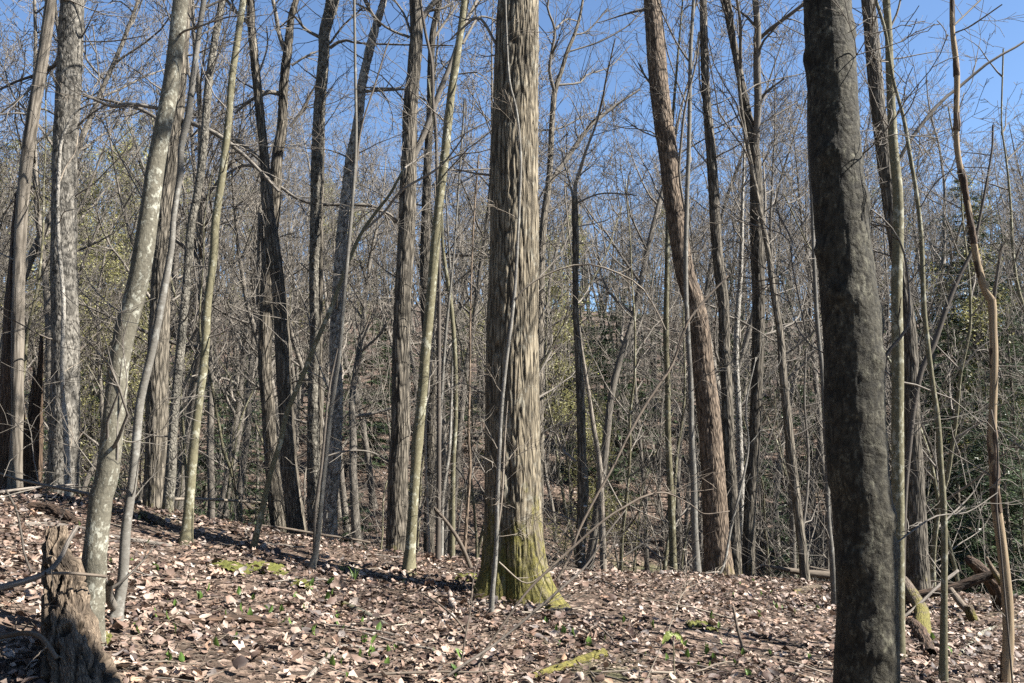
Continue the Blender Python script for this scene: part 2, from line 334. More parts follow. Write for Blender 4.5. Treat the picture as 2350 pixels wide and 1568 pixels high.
def trunk_mesh(name, pts, rr, sides, rows, origin, amp=0.0, ridge=0.0, rfreq=20.0, knots=0, flare=0.3, flare_h=0.22, lobes=(), groove=None, seed=0, bare=False, rz=0.2, fine=None):
    gr = None
    p, r = resample(pts, rr, rows, fine); rows = len(p); rng = np.random.RandomState(seed)
    tan = nrm(np.gradient(p, axis=0)); u = nrm(np.cross(tan, np.array([0, 1.0, 0]))); v = np.cross(tan, u)   # u ~ -x or +x, v ~ +-y
    s = np.concatenate([[0], np.cumsum(np.linalg.norm(np.diff(p, axis=0), axis=1))])
    a = np.arange(sides)*2*np.pi/sides
    ring = u[:, None, :]*np.cos(a)[None, :, None] + v[:, None, :]*np.sin(a)[None, :, None]
    wang = np.arctan2(ring[..., 1], ring[..., 0])                                    # world angle: 0 = +x, -90 = to the camera
    R = np.repeat(r[:, None], sides, 1); S = np.repeat(s[:, None], sides, 1)
    rest0 = np.stack([np.cos(a)[None, :]*R, np.sin(a)[None, :]*R, S], -1)
    off = rng.rand(3)*20
    if amp:
        R = R*(1 + amp*vn(rest0*np.array([5, 5, 1.6])/max(r.mean()*6, 0.25) + off) + 0.5*amp*vn(rest0*np.array([14, 14, 6])/max(r.mean()*6, 0.25) + off))
    if flare:
        lob = 0.65 + 0.35*np.cos(wang*3 + rng.rand()*6) if not lobes else 0.35 + sum(k*np.exp(-(np.angle(np.exp(1j*(wang - th)))/wd_)**2) for th, wd_, k in lobes)
        R = R*(1 + flare*lob*np.exp(-np.maximum(S - 0.15, 0)/flare_h))
    if groove:
        for th, wd_, dep, sh in groove:
            R = R*(1 - dep*np.exp(-(np.angle(np.exp(1j*(wang - th + 0.10*np.sin(S*3))))/wd_)**2)*np.clip(1.2 - S/sh, 0, 1))
    if ridge:
        wq = vn(rest0*np.array([7, 7, 3.0]) + off)[..., None]*np.array([0.55, 0.55, 0.2])
        n1 = vn(rest0*np.array([rfreq, rfreq, rfreq*rz]) + off + wq); n2 = vn(rest0*np.array([rfreq*2.3, rfreq*2.3, rfreq*rz*1.8]) + off + wq); n3 = vn(rest0*np.array([rfreq*3, rfreq*3, rfreq*1.5]) + off)
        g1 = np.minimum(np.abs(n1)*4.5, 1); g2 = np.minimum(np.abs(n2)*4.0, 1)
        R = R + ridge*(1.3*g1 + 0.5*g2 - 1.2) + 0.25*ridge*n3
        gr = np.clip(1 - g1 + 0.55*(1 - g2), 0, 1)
    for _ in range(knots):
        i = rng.randint(0, rows); th = rng.uniform(-math.pi, 0.3); hgt = rng.uniform(0.5, 1.4)*min(0.15*r[i], 0.020); sz = hgt*rng.uniform(1.2, 2.2)
        da = np.angle(np.exp(1j*(wang - th)))*R; dd = np.sqrt(da**2 + (S - s[i])**2)
        R = R + hgt*np.exp(-(dd/sz)**2) - 0.6*hgt*np.exp(-((dd)/(sz*0.4))**2)
    V = p[:, None, :] + ring*R[..., None]
    i = np.arange(rows - 1)[:, None]*sides; j = np.arange(sides)[None, :]; j2 = (j + 1) % sides
    q = np.stack([i + j, i + j2, i + sides + j2, i + sides + j], -1).reshape(-1, 4)
    rest0[..., 2] -= 0.2
    top = np.array([[(rows-1)*sides + k for k in range(sides)]]) if bare else None
    tr = None
    if bare:
        cen = p[-1][None]; VV = np.concatenate([V.reshape(-1, 3), cen]); RR = np.concatenate([rest0.reshape(-1, 3), [[0, 0, s[-1]]]])
        b0 = (rows - 1)*sides; tr = np.array([[b0 + k, b0 + (k + 1) % sides, rows*sides] for k in range(sides)])
        return mesh_from(name, VV - origin, q, tr, rest=RR, groove=None if gr is None else np.append(gr.ravel(), 0)), p, r, s
    return mesh_from(name, V.reshape(-1, 3) - origin, q, rest=rest0.reshape(-1, 3), groove=gr), p, r, s

def traced_branch(tb, rng, pts, D, spread=0.0, subs=0, lvl=2, sublen=0.5, dy=0.0):
    """pts: (fx, fy, width) base first, drawn at depth D drifting by dy"""
    n = len(pts); w = np.array([P(a, b, D + dy*i/(n - 1)) for i, (a, b, c) in enumerate(pts)])
    rr = np.array([rad(c, w[i]) for i, (a, b, c) in enumerate(pts)])
    w[1:-1] += rng.normal(0, 0.01, (n - 2, 3)) if n > 2 else 0
    p, r = resample(w, rr, 14); tb.add(p, np.maximum(r, 0.0022), 6 if r.max() > 0.012 else 4)
    for _ in range(subs):
        i = rng.randint(3, 13); d = nrm(p[min(i+1, 13)] - p[i-1]); per = nrm(np.cross(d, rng.normal(0, 1, 3)))
        a = rng.uniform(0.5, 1.0); grow(tb, rng, p[i], d*math.cos(a) + per*math.sin(a), sublen*rng.uniform(0.5, 1.4), max(r[i]*0.5, 0.003), lvl, 3, up=0.05, kink=0.2, kids=(3, 3, 3, 2))

# ------------------------------------------------------------------ ground
def axis(segs):
    out = []
    for a, b, st in segs: out.append(np.arange(a, b, st))
    return np.concatenate(out + [[segs[-1][1]]])
gx = axis([(-400, -120, 40), (-120, -40, 8), (-40, -14, 1.3), (-14, -8, 0.3), (-8, 8, 0.1), (8, 14, 0.3), (14, 40, 1.3), (40, 120, 8), (120, 400, 40)])
gy = axis([(-60, -8, 8), (-8, 3.6, 0.8), (3.6, 14, 0.1), (14, 30, 0.4), (30, 90, 2.0), (90, 200, 11), (200, 700, 60)])
X, Y = np.meshgrid(gx, gy); Z = terrain(X, Y)
Z = Z + np.where((np.abs(X) < 9) & (Y < 15) & (Y > 3), 0.010*vn2(X, Y, 9.0, 6.5), 0)
nx, ny = len(gx), len(gy); ii = np.arange(ny - 1)[:, None]*nx; jj = np.arange(nx - 1)[None, :]
gq = np.stack([ii + jj, ii + jj + 1, ii + nx + jj + 1, ii + nx + jj], -1).reshape(-1, 4)
floor_o = obj('forest_floor', mesh_from('forest_floor', np.stack([X, Y, Z], -1).reshape(-1, 3), gq), M['ground']); tag(floor_o, kind='structure')

# ------------------------------------------------------------------ the traced trees
BASES = []
def hero(name, label, pts, mat, D=None, Ht=16, cat='tree', group=None, sides=20, amp=0.03, ridge=0.0, rfreq=20, knots=0, flare=0.3, flare_h=0.22, lobes=(), groove=None,
         seed=1, limbs=10, twigs=6, tlen=1.0, branches=(), tmat=None, lean=0.0, top_r=None, crownlvl=2, snap=False, subs=5, bdy=0.3, rz=0.2):
    rng = np.random.RandomState(seed)
    b = pts[-1]
    if D is None: D = hit(b[0], b[1])[1]
    base = P(b[0], b[1], D)
    W_, R_ = [], []
    for fx, fy, w in reversed(pts):
        dz = (b[1] - fy)/1000.0
        p = P(fx, fy, D + lean*dz*D*0.1); W_.append(p); R_.append(rad(w, p))
    gz = tz(W_[0][0], W_[0][1])
    if W_[0][2] > gz + 0.05:                       # foot hidden: carry the stem down to the ground
        d = nrm(W_[0] - W_[1]); d = nrm(d*np.array([0.6, 0.6, 1])); k = (W_[0][2] - gz)/max(-d[2], 0.3); W_.insert(0, W_[0] + d*k); R_.insert(0, R_[0]*1.08)
    base = np.array([W_[0][0], W_[0][1], tz(W_[0][0], W_[0][1])])
    W_.insert(0, W_[0] + np.array([0, 0, min(base[2] - 0.2 - W_[0][2], -0.12)])); R_.insert(0, R_[0]*1.05)
    ntr = len(W_)
    ztop = W_[-1][2]
    if not snap:
        d = nrm(W_[-1] - W_[-2]); z0 = W_[-1][2]; r0 = R_[-1]; Htop = base[2] + Ht
        while W_[-1][2] < Htop - 0.2:
            d = nrm(d + np.array([rng.normal(0, 0.05), rng.normal(0, 0.05), 0.12])); st = min(1.1, Htop - W_[-1][2] + 0.05)
            W_.append(W_[-1] + d*st); R_.append(max(r0*(1 - (W_[-1][2] - z0)/(Htop - z0)), 0.012))
    W_ = np.array(W_); R_ = np.array(R_)
    ln = np.linalg.norm(np.diff(W_, axis=0), axis=1).sum()
    vis = max(base[1]*K/FPX, 1e-4)
    rows = int(min(ln, ztop - base[2] + 1.5 if snap else ln)/max(0.022, 0.03*base[1]/9)) if ridge else int(max(ln/0.09, 24))
    svis = np.linalg.norm(np.diff(W_[:ntr], axis=0), axis=1).sum(); BASES.append((base[0], base[1], R_[1]))
    e = thing(name, base, label, cat, group)
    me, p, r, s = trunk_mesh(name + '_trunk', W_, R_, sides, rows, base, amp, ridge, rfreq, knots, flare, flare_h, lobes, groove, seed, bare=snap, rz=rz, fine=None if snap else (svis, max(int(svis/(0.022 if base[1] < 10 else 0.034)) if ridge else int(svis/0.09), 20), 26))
    tr_o = obj('trunk', me, M[mat], e)
    tb = Tubes()
    for br in branches:
        traced_branch(tb, rng, br, D + lean*((b[1] - br[0][1])/1000.0)*D*0.1, subs=subs, sublen=0.06*base[1], dy=rng.uniform(-bdy, bdy))
    if limbs:
        zz = p[:, 2]; lo = max(ztop - 0.3, base[2] + Ht*0.42)
        idx = np.where(zz > lo)[0]
        for _ in range(limbs):
            if len(idx) < 4: break
            i = rng.choice(idx); az = rng.uniform(0, 2*math.pi); el = rng.uniform(0.2, 1.0)
            d = np.array([math.cos(az)*math.cos(el), math.sin(az)*math.cos(el), math.sin(el)])
            grow(tb, rng, p[i], d, Ht*rng.uniform(0.12, 0.28), max(min(r[i]*0.5, 0.07), 0.008), 0, crownlvl, up=0.08, kids=(4, 3, 3), rmin=0.004)
    if twigs:
        idx = np.where((p[:, 2] < ztop) & (p[:, 2] > base[2] + 0.5))[0]
        for _ in range(twigs):
            i = rng.choice(idx); az = rng.uniform(0, 2*math.pi); el = rng.uniform(-0.1, 0.9)
            d = np.array([math.cos(az)*math.cos(el), 0.6*math.sin(az)*math.cos(el), math.sin(el)])
            grow(tb, rng, p[i], d, tlen*rng.uniform(0.5, 1.5), min(max(r[i]*0.2, 0.004), 0.014), 1, 3, up=0.03, kink=0.17, kids=(4, 4, 3, 2), rmin=0.0022)
    if not tb.empty():
        obj('crown', tb.mesh(name + '_crown', base), M[tmat or 'twig'], e)
    return e, D, tr_o

hero('large_oak_tree', 'massive ridged oak trunk with bright green moss on its flared foot',
     [(1189, -40, 90), (1189, 0, 92), (1185, 183, 99), (1180, 366, 106), (1180, 574, 111), (1176, 809, 119), (1175, 955, 124), (1177, 1090, 128), (1178, 1180, 130), (1180, 1260, 134), (1184, 1372, 140)], 'oak', Ht=23,
     sides=200, amp=0.035, ridge=0.012, rfreq=25, rz=0.13, flare=0.75, flare_h=0.24, lobes=[(-0.72, 0.42, 1.25), (-2.75, 0.5, 0.85), (1.3, 0.6, 0.5)], groove=[(-1.78, 0.20, 0.13, 2.6)], seed=3, limbs=16, twigs=3, tlen=0.7,
     branches=[[(1143, 110, 6), (1105, 40, 7), (1060, 70, 5), (1030, 95, 3)], [(1126, 402, 6), (1090, 400, 5), (1046, 388, 3)], [(1112, 905, 3), (1060, 880, 2), (1020, 900, 2)]])
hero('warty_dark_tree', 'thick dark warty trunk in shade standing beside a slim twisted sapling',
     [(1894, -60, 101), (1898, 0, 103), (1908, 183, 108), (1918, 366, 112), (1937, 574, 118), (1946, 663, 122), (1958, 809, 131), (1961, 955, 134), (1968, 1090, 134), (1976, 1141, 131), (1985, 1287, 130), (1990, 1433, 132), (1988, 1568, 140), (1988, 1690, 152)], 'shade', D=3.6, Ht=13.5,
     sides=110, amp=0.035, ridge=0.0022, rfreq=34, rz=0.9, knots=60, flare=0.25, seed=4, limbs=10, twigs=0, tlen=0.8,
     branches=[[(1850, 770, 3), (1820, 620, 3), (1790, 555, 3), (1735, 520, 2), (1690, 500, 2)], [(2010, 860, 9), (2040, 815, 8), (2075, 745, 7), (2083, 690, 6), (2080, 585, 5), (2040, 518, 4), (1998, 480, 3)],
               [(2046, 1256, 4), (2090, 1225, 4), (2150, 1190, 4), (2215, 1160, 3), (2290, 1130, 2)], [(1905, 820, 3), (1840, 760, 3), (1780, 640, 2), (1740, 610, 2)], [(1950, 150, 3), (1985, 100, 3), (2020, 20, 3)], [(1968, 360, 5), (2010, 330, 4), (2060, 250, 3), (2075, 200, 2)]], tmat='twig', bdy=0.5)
hero('leaning_maple', 'smooth leaning maple with pale lichen spots rising beside the rotten stump',
     [(422, -60, 31), (415, 0, 33), (394, 183, 36), (360, 366, 39), (330, 574, 45), (313, 663, 46), (277, 809, 45), (262, 955, 48), (246, 1090, 50), (232, 1141, 50), (217, 1287, 51), (212, 1397, 49), (213, 1478, 46)], 'maple', Ht=15,
     sides=56, amp=0.03, knots=30, flare=0.30, flare_h=0.12, seed=5, limbs=9, twigs=4, tlen=0.9,
     branches=[[(262, 1075, 8), (275, 1040, 6), (270, 960, 4), (283, 880, 3), (280, 790, 3), (300, 720, 2)], [(262, 1000, 3), (310, 1010, 3), (390, 975, 2), (430, 930, 2)], [(372, 250, 9), (300, 235, 9), (255, 240, 8), (190, 215, 6)], [(340, 480, 3), (270, 360, 3), (230, 270, 2)]])
hero('forked_sapling', 'slim grey sapling with a broken side stub at its mossy foot',
     [(475, -60, 10), (468, 0, 12), (457, 73, 12), (437, 227, 14), (434, 262, 17), (417, 329, 15), (413, 402, 14), (404, 457, 13), (397, 512, 13), (393, 571, 14), (370, 699, 17), (348, 809, 18), (322, 919, 19), (313, 1010, 20), (304, 1104, 20), (289, 1214, 22), (282, 1324, 23), (270, 1397, 26), (262, 1433, 38)], 'beech', Ht=10,
     sides=24, amp=0.03, knots=14, flare=0.5, flare_h=0.08, seed=6, limbs=5, twigs=5, tlen=0.7,
     branches=[[(457, 75, 4), (440, 60, 3), (425, 20, 3)], [(455, 85, 4), (490, 60, 4), (520, 20, 3)], [(437, 235, 3), (470, 180, 3), (510, 120, 3), (515, 60, 2)], [(266, 1400, 22), (252, 1370, 21), (253, 1338, 19)]], subs=2)
hero('furrowed_dark_tree', 'dark furrowed trunk rising directly behind the smooth leaning maple',
     [(428, -60, 27), (425, 0, 28), (410, 200, 30), (395, 366, 32), (376, 516, 39), (366, 736, 44), (361, 882, 46), (359, 1090, 51), (359, 1178, 56)], 'furrow', D=11.3, Ht=20,
     sides=60, amp=0.03, ridge=0.009, rfreq=20, seed=7, limbs=12, twigs=4,
     branches=[[(420, 275, 12), (460, 285, 12), (500, 310, 11), (540, 340, 10), (585, 375, 8), (640, 440, 6)], [(400, 300, 8), (330, 255, 8), (260, 235, 7), (190, 220, 5)], [(395, 690, 5), (420, 670, 4), (440, 640, 3)]])
hero('slender_flaky_tree', 'slender flaky grey tree close beside the dark furrowed trunk',
     [(516, -60, 14), (510, 0, 16), (490, 110, 16), (476, 220, 18), (468, 329, 18), (454, 439, 18), (439, 512, 18), (434, 574, 20), (430, 626, 18), (417, 772, 20), (406, 882, 20), (397, 992, 20), (393, 1067, 24), (386, 1159, 24), (384, 1188, 26)], 'flaky', D=10.9, Ht=14, sides=22, amp=0.05, seed=8, limbs=7, twigs=6, tmat='twig',
     branches=[[(476, 200, 4), (500, 130, 4), (525, 60, 3), (530, 10, 3)], [(420, 765, 4), (440, 760, 4), (450, 700, 3), (445, 600, 3), (425, 500, 2)]])
hero('greenish_slim_tree', 'slim greenish-grey tree with a pale blotched foot beside a fallen grey branch',
     [(564, -60, 14), (558, 0, 15), (545, 91, 15), (532, 183, 15), (523, 293, 16), (510, 402, 17), (494, 512, 18), (490, 589, 18), (476, 699, 18), (470, 809, 19), (457, 919, 19), (444, 1029, 21), (435, 1141, 22), (430, 1214, 24), (426, 1250, 30)], 'green', Ht=13, sides=24, amp=0.04, knots=10, seed=9, limbs=7, twigs=6)
D8 = 12.4
hero('furrowed_twin_tree', 'bright ridged trunk of the crossing pair, leaning left toward its top',
     [(570, -60, 17), (574, 0, 18), (578, 73, 18), (589, 183, 19), (596, 256, 19), (607, 366, 21), (614, 476, 25), (629, 574, 30), (640, 663, 31), (647, 772, 33), (652, 882, 33), (660, 992, 34), (663, 1060, 36), (672, 1141, 38), (680, 1210, 42)], 'furrow', D=D8, Ht=19, sides=44, amp=0.03, ridge=0.007, rfreq=22, seed=10, limbs=10, twigs=4,
     branches=[[(603, 372, 10), (560, 340, 9), (520, 305, 8)], [(604, 385, 8), (560, 382, 7), (520, 398, 5), (500, 410, 4)], [(590, 180, 5), (612, 110, 4), (612, 60, 3)], [(578, 60, 9), (545, 30, 8), (520, 0, 7)]])
hero('shaded_twin_tree', 'dark shaded trunk of the crossing pair, forking high into two limbs',
     [(685, -60, 11), (679, 0, 12), (669, 37, 14), (661, 110, 20), (652, 183, 20), (647, 293, 22), (636, 366, 25), (630, 476, 27), (618, 580, 29), (610, 736, 30), (608, 846, 30), (614, 919, 29), (621, 1029, 30), (632, 1141, 34), (640, 1203, 37)], 'furrow', D=D8 + 0.35, Ht=19, sides=40, amp=0.03, ridge=0.007, rfreq=22, seed=11, limbs=8, twigs=4,
     branches=[[(655, 118, 12), (640, 80, 10), (630, 30, 9), (622, -20, 8)], [(640, 215, 12), (620, 210, 12), (607, 215, 11), (570, 235, 8), (540, 260, 5)], [(666, 290, 7), (690, 255, 7), (710, 220, 6), (725, 195, 4)], [(670, 150, 6), (700, 130, 5), (725, 120, 4)], [(645, 430, 7), (680, 455, 7), (720, 470, 6)], [(604, 600, 8), (596, 480, 8), (590, 700, 6)]])
hero('shaggy_birch', 'shaggy peeling birch with straight pale trunk and mossy left edge',
     [(768, -60, 28), (764, 0, 28), (746, 73, 24), (742, 146, 24), (735, 220, 25), (731, 293, 26), (727, 366, 25), (724, 476, 22), (722, 574, 22), (720, 626, 20), (722, 772, 21), (718, 882, 22), (718, 992, 24), (720, 1090, 28), (722, 1199, 30)], 'flaky', D=12.2, Ht=17, sides=36, amp=0.07, ridge=0.012, rfreq=20, rz=0.75, seed=12, limbs=9, twigs=5,
     branches=[[(733, 85, 9), (700, 65, 7), (680, 40, 5), (655, 25, 3)], [(757, 110, 9), (785, 92, 8), (815, 97, 5), (900, 105, 5), (1040, 105, 3)], [(757, 100, 6), (790, 60, 5), (830, 20, 4)], [(741, 470, 8), (800, 470, 8), (860, 475, 9), (915, 515, 7)]])
hero('thin_shadowed_tree', 'thin dark stem half hidden behind the straight shaggy birch',
     [(742, 340, 7), (740, 400, 8), (737, 560, 9), (735, 800, 10), (735, 1000, 11), (736, 1150, 12)], 'furrow', D=13.2, Ht=9, sides=14, seed=13, limbs=4, twigs=4)
hero('leaning_birch', 'shaggy peeling birch leaning right with white sunlit lower trunk',
     [(893, -60, 13), (881, 0, 14), (859, 73, 18), (841, 146, 18), (830, 201, 20), (822, 274, 20), (804, 366, 21), (791, 476, 22), (782, 574, 24), (773, 699, 23), (768, 809, 24), (773, 882, 26), (771, 992, 27), (766, 1067, 31), (758, 1159, 30), (757, 1221, 32)], 'white', D=11.9, Ht=16, sides=36, amp=0.07, ridge=0.012, rfreq=20, rz=0.75, seed=14, limbs=8, twigs=5,
     branches=[[(838, 210, 8), (870, 208, 8), (905, 205, 7), (930, 208, 5), (980, 232, 4)], [(832, 200, 4), (860, 200, 4), (900, 202, 3)], [(872, 60, 8), (840, 10, 7), (830, -20, 6)]])
hero('crooked_sapling', 'thin dark twin-stemmed sapling curving up from the leaf litter near moss',
     [(812, -60, 6), (813, 0, 6), (815, 146, 6), (817, 329, 7), (808, 474, 8), (799, 574, 9), (788, 699, 9), (779, 809, 10), (768, 882, 11), (758, 955, 11), (748, 1047, 11), (735, 1177, 11), (726, 1262, 13), (714, 1310, 20)], 'beech', Ht=8, sides=14, flare=0.6, flare_h=0.06, seed=15, limbs=4, twigs=6, tlen=0.7, tmat='twigdark',
     branches=[[(722, 1268, 9), (728, 1170, 8), (737, 1080, 7), (744, 990, 6), (755, 890, 5), (775, 800, 3)], [(815, 420, 5), (830, 300, 4), (860, 200, 4), (885, 110, 4), (895, 90, 3)], [(700, 1313, 12), (740, 1318, 12), (757, 1335, 9)]], subs=3)
hero('slanted_pole_sapling', 'long slanted sapling pole leaning far right across the birches',
     [(925, 390, 6), (896, 444, 6), (866, 483, 7), (826, 541, 8), (790, 626, 9), (757, 714, 10), (720, 798, 11), (694, 864, 11), (658, 948, 12), (643, 1016, 12), (621, 1086, 12), (596, 1195, 13), (580, 1266, 15)], 'green', Ht=4.5, sides=16, seed=16, limbs=0, twigs=6, tlen=0.8, snap=True,
     branches=[[(837, 528, 6), (874, 488, 6), (925, 433, 6), (1005, 386, 5), (1049, 335, 4), (1068, 305, 3)], [(925, 390, 6), (940, 375, 4), (985, 350, 3)], [(700, 850, 3), (740, 870, 3), (757, 900, 4), (720, 800, 2)], [(640, 1010, 2), (610, 1040, 2), (575, 1045, 2)]])
hero('straight_oak', 'straight ridged oak trunk sending a limb up to the right behind the greenish tree',
     [(954, -60, 26), (954, 0, 28), (956, 73, 28), (951, 146, 30), (941, 256, 32), (940, 329, 33), (936, 439, 37), (932, 562, 38), (925, 663, 38), (921, 772, 38), (919, 882, 40), (918, 992, 42), (913, 1095, 45), (912, 1250, 49)], 'furrow', D=11.7, Ht=21, sides=64, amp=0.025, ridge=0.008, rfreq=20, seed=17, limbs=12, twigs=5,
     branches=[[(950, 360, 14), (987, 274, 14), (1009, 212, 13), (1038, 139, 11), (1060, 60, 9), (1075, -10, 8)], [(962, 55, 14), (980, 25, 14), (1005, -5, 13)], [(940, 85, 7), (900, 70, 6), (870, 50, 5), (845, 15, 5)], [(943, 75, 6), (925, 30, 5), (905, 0, 5)], [(917, 515, 6), (890, 490, 6), (850, 478, 5)], [(905, 1070, 4), (860, 1040, 4), (800, 1030, 4), (740, 1050, 5)]])
hero('rear_grey_tree', 'grey trunk standing behind between the straight oak and the greenish tree',
     [(1015, -60, 11), (1009, 0, 12), (994, 73, 14), (989, 146, 16), (987, 256, 16), (980, 402, 18), (976, 560, 23), (974, 663, 20), (980, 780, 20), (989, 882, 21), (987, 1029, 22), (985, 1180, 24)], 'furrow', D=15.0, Ht=19, sides=26, ridge=0.006, rfreq=22, seed=18, limbs=10, twigs=5, branches=[[(994, 90, 7), (1020, 50, 6), (1050, 10, 5)]])
hero('arching_dark_sapling', 'thin dark sapling arching right in front of the straight oak limb',
     [(960, -60, 5), (965, 0, 6), (976, 73, 7), (991, 146, 7), (994, 238, 7), (1000, 293, 7), (1003, 420, 7), (1008, 608, 8), (1007, 846, 10), (1007, 1090, 11), (1005, 1270, 12)], 'twigdark', D=10.8, Ht=7.5, sides=12, seed=19, limbs=3, twigs=4)
hero('smooth_green_tree', 'smooth olive-green tree with a burl low on its stem and spreading roots',
     [(1072, -60, 13), (1066, 0, 14), (1057, 73, 16), (1046, 146, 18), (1035, 220, 18), (1027, 293, 20), (1020, 366, 20), (1009, 457, 20), (999, 562, 22), (987, 699, 22), (976, 809, 23), (971, 882, 23), (962, 974, 24), (957, 1022, 28), (954, 1067, 23), (947, 1177, 23), (941, 1269, 25), (938, 1316, 32)], 'green', Ht=14, sides=40, amp=0.03, knots=12, flare=0.55, flare_h=0.09, seed=20, limbs=8, twigs=5,
     branches=[[(1060, 70, 8), (1080, 30, 8), (1100, -10, 7)], [(1062, 100, 7), (1090, 50, 6), (1110, 40, 5), (1145, 48, 4)], [(1053, 170, 4), (1075, 165, 4), (1095, 166, 4)], [(1030, 330, 3), (1080, 300, 3), (1140, 270, 2)], [(1018, 380, 3), (1080, 330, 2), (1145, 290, 2)]])
sap = [
 ('bent_brown_sapling', 'bent brown sapling with a kink at mid height left of the massive oak', [(1013, 480, 6), (1016, 560, 7), (1024, 626, 9), (1035, 699, 10), (1044, 809, 10), (1046, 955, 10), (1040, 1067, 11), (1038, 1272, 12)], 'green', 11.2),
 ('slim_grey_sapling', 'very slim grey sapling rooted just left of the bent brown one', [(1040, 600, 4), (1024, 754, 7), (1016, 864, 8), (1009, 992, 8), (1005, 1141, 9), (1004, 1279, 10)], 'beech', 10.9),
 ('reddish_sapling', 'reddish peeling sapling close to the left side of the massive oak', [(1078, 880, 5), (1075, 994, 6), (1079, 1067, 7), (1073, 1160, 7), (1068, 1232, 8)], 'brown', 11.6),
 ('curved_grey_sapling', 'grey sapling curving gently beside the foot of the olive-green tree', [(1036, 900, 6), (1031, 1031, 8), (1016, 1141, 9), (1013, 1265, 10)], 'beech', 12.2),
 ('pale_thin_sapling', 'pale thin sapling between the straight oak and the olive-green tree', [(985, 880, 4), (976, 994, 6), (980, 1141, 6), (984, 1262, 7)], 'palestick', 11.3),
 ('leaning_dark_sapling', 'dark sapling leaning left with a snapped top among the pole stems', [(996, 1165, 8), (1030, 1205, 8), (1058, 1250, 9), (1079, 1300, 10)], 'stick', 10.2)]
for k, (nm, lb, pt, mt, dd) in enumerate(sap):
    hero(nm, lb, pt, mt, D=dd, Ht=6.5 - 0.4*k, cat='sapling', sides=10, flare=0.2, seed=30 + k, limbs=(2 if k < 4 else 0), twigs=5, tlen=0.5, snap=(k == 5))
hero('pale_front_sapling', 'pale thin sapling standing in front of the massive oak with an arching side branch',
     [(1158, -60, 4), (1162, 55, 4), (1169, 183, 5), (1186, 256, 5), (1195, 366, 6), (1190, 512, 6), (1188, 553, 6), (1180, 681, 8), (1162, 827, 9), (1151, 937, 9), (1146, 1031, 9), (1143, 1104, 9), (1138, 1269, 10), (1130, 1360, 11), (1127, 1420, 13)], 'beech', Ht=7.5, sides=12, cat='sapling', seed=40, limbs=3, twigs=9, tlen=0.45, tmat='palestick',
     branches=[[(1177, 699, 4), (1195, 674, 4), (1239, 637, 4), (1301, 611, 4), (1352, 604, 4), (1403, 622, 4), (1466, 659, 4), (1510, 710, 3), (1528, 758, 3)], [(1130, 1330, 6), (1140, 1250, 6), (1150, 1141, 6), (1158, 1010, 5), (1165, 920, 3)],
               [(1146, 1040, 3), (1120, 1000, 2), (1105, 960, 2)], [(1145, 1290, 4), (1200, 1335, 3), (1245, 1318, 3), (1290, 1290, 3)]], subs=3)
hero('spreading_rear_tree', 'dark grey tree forking widely against the sky right of the massive oak',
     [(1345, -60, 5), (1334, 22, 6), (1319, 77, 8), (1301, 121, 9), (1288, 165, 10), (1274, 205, 13), (1270, 234, 13), (1266, 293, 13), (1261, 402, 14), (1246, 531, 17), (1240, 700, 18), (1238, 1000, 19)], 'furrow', D=16.0, Ht=17, sides=22, seed=41, limbs=9, twigs=5, lean=0.3, bdy=1.2, subs=10,
     branches=[[(1274, 215, 9), (1262, 165, 8), (1268, 120, 7), (1272, 70, 6), (1258, 20, 5), (1265, -20, 4)], [(1261, 421, 12), (1294, 373, 12), (1345, 296, 10), (1374, 271, 9), (1418, 238, 7), (1469, 205, 4)], [(1372, 272, 6), (1385, 220, 5), (1393, 180, 4), (1412, 88, 3)],
               [(1300, 120, 5), (1330, 110, 4), (1380, 95, 4), (1440, 60, 3), (1480, 20, 2)], [(1280, 195, 6), (1330, 190, 5), (1350, 170, 4), (1400, 150, 3), (1450, 100, 2)], [(1319, 80, 5), (1350, 70, 4), (1395, 20, 3)], [(1276, 65, 5), (1300, 45, 4), (1330, 50, 3)], [(1240, 300, 5), (1290, 290, 4), (1340, 265, 3), (1370, 255, 2)]])
stub, Dst, st_tr = hero('broken_top_tree', 'slim dead tree with a broken forked top and white bracket fungi low down',
     [(1319, 452, 13), (1319, 476, 14), (1321, 574, 15), (1321, 699, 13), (1327, 809, 16), (1332, 919, 18), (1335, 1040, 20), (1338, 1122, 26), (1336, 1177, 24), (1332, 1269, 22), (1332, 1300, 24)], 'furrow', D=13.2, Ht=8, sides=26, amp=0.08, ridge=0.006, rfreq=22, seed=42, limbs=0, twigs=5, snap=True, bdy=0.5,
     branches=[[(1320, 456, 9), (1323, 421, 8), (1330, 388, 8), (1345, 344, 6), (1363, 293, 5), (1378, 249, 4)], [(1316, 456, 7), (1308, 421, 5), (1294, 366, 4), (1288, 340, 3)], [(1323, 466, 5), (1381, 445, 4), (1462, 448, 3)], [(1322, 1060, 7), (1290, 1030, 6), (1275, 1000, 4), (1262, 990, 3)]])
hero('pinkish_dead_tree', 'slim pinkish dead tree with stripped bark beside the broken-topped tree',
     [(1330, 760, 6), (1339, 827, 8), (1352, 911, 9), (1363, 985, 11), (1374, 1050, 12), (1378, 1104, 14), (1381, 1200, 15), (1385, 1301, 16)], 'dead', D=14.2, Ht=7, sides=16, seed=43, limbs=2, twigs=5)
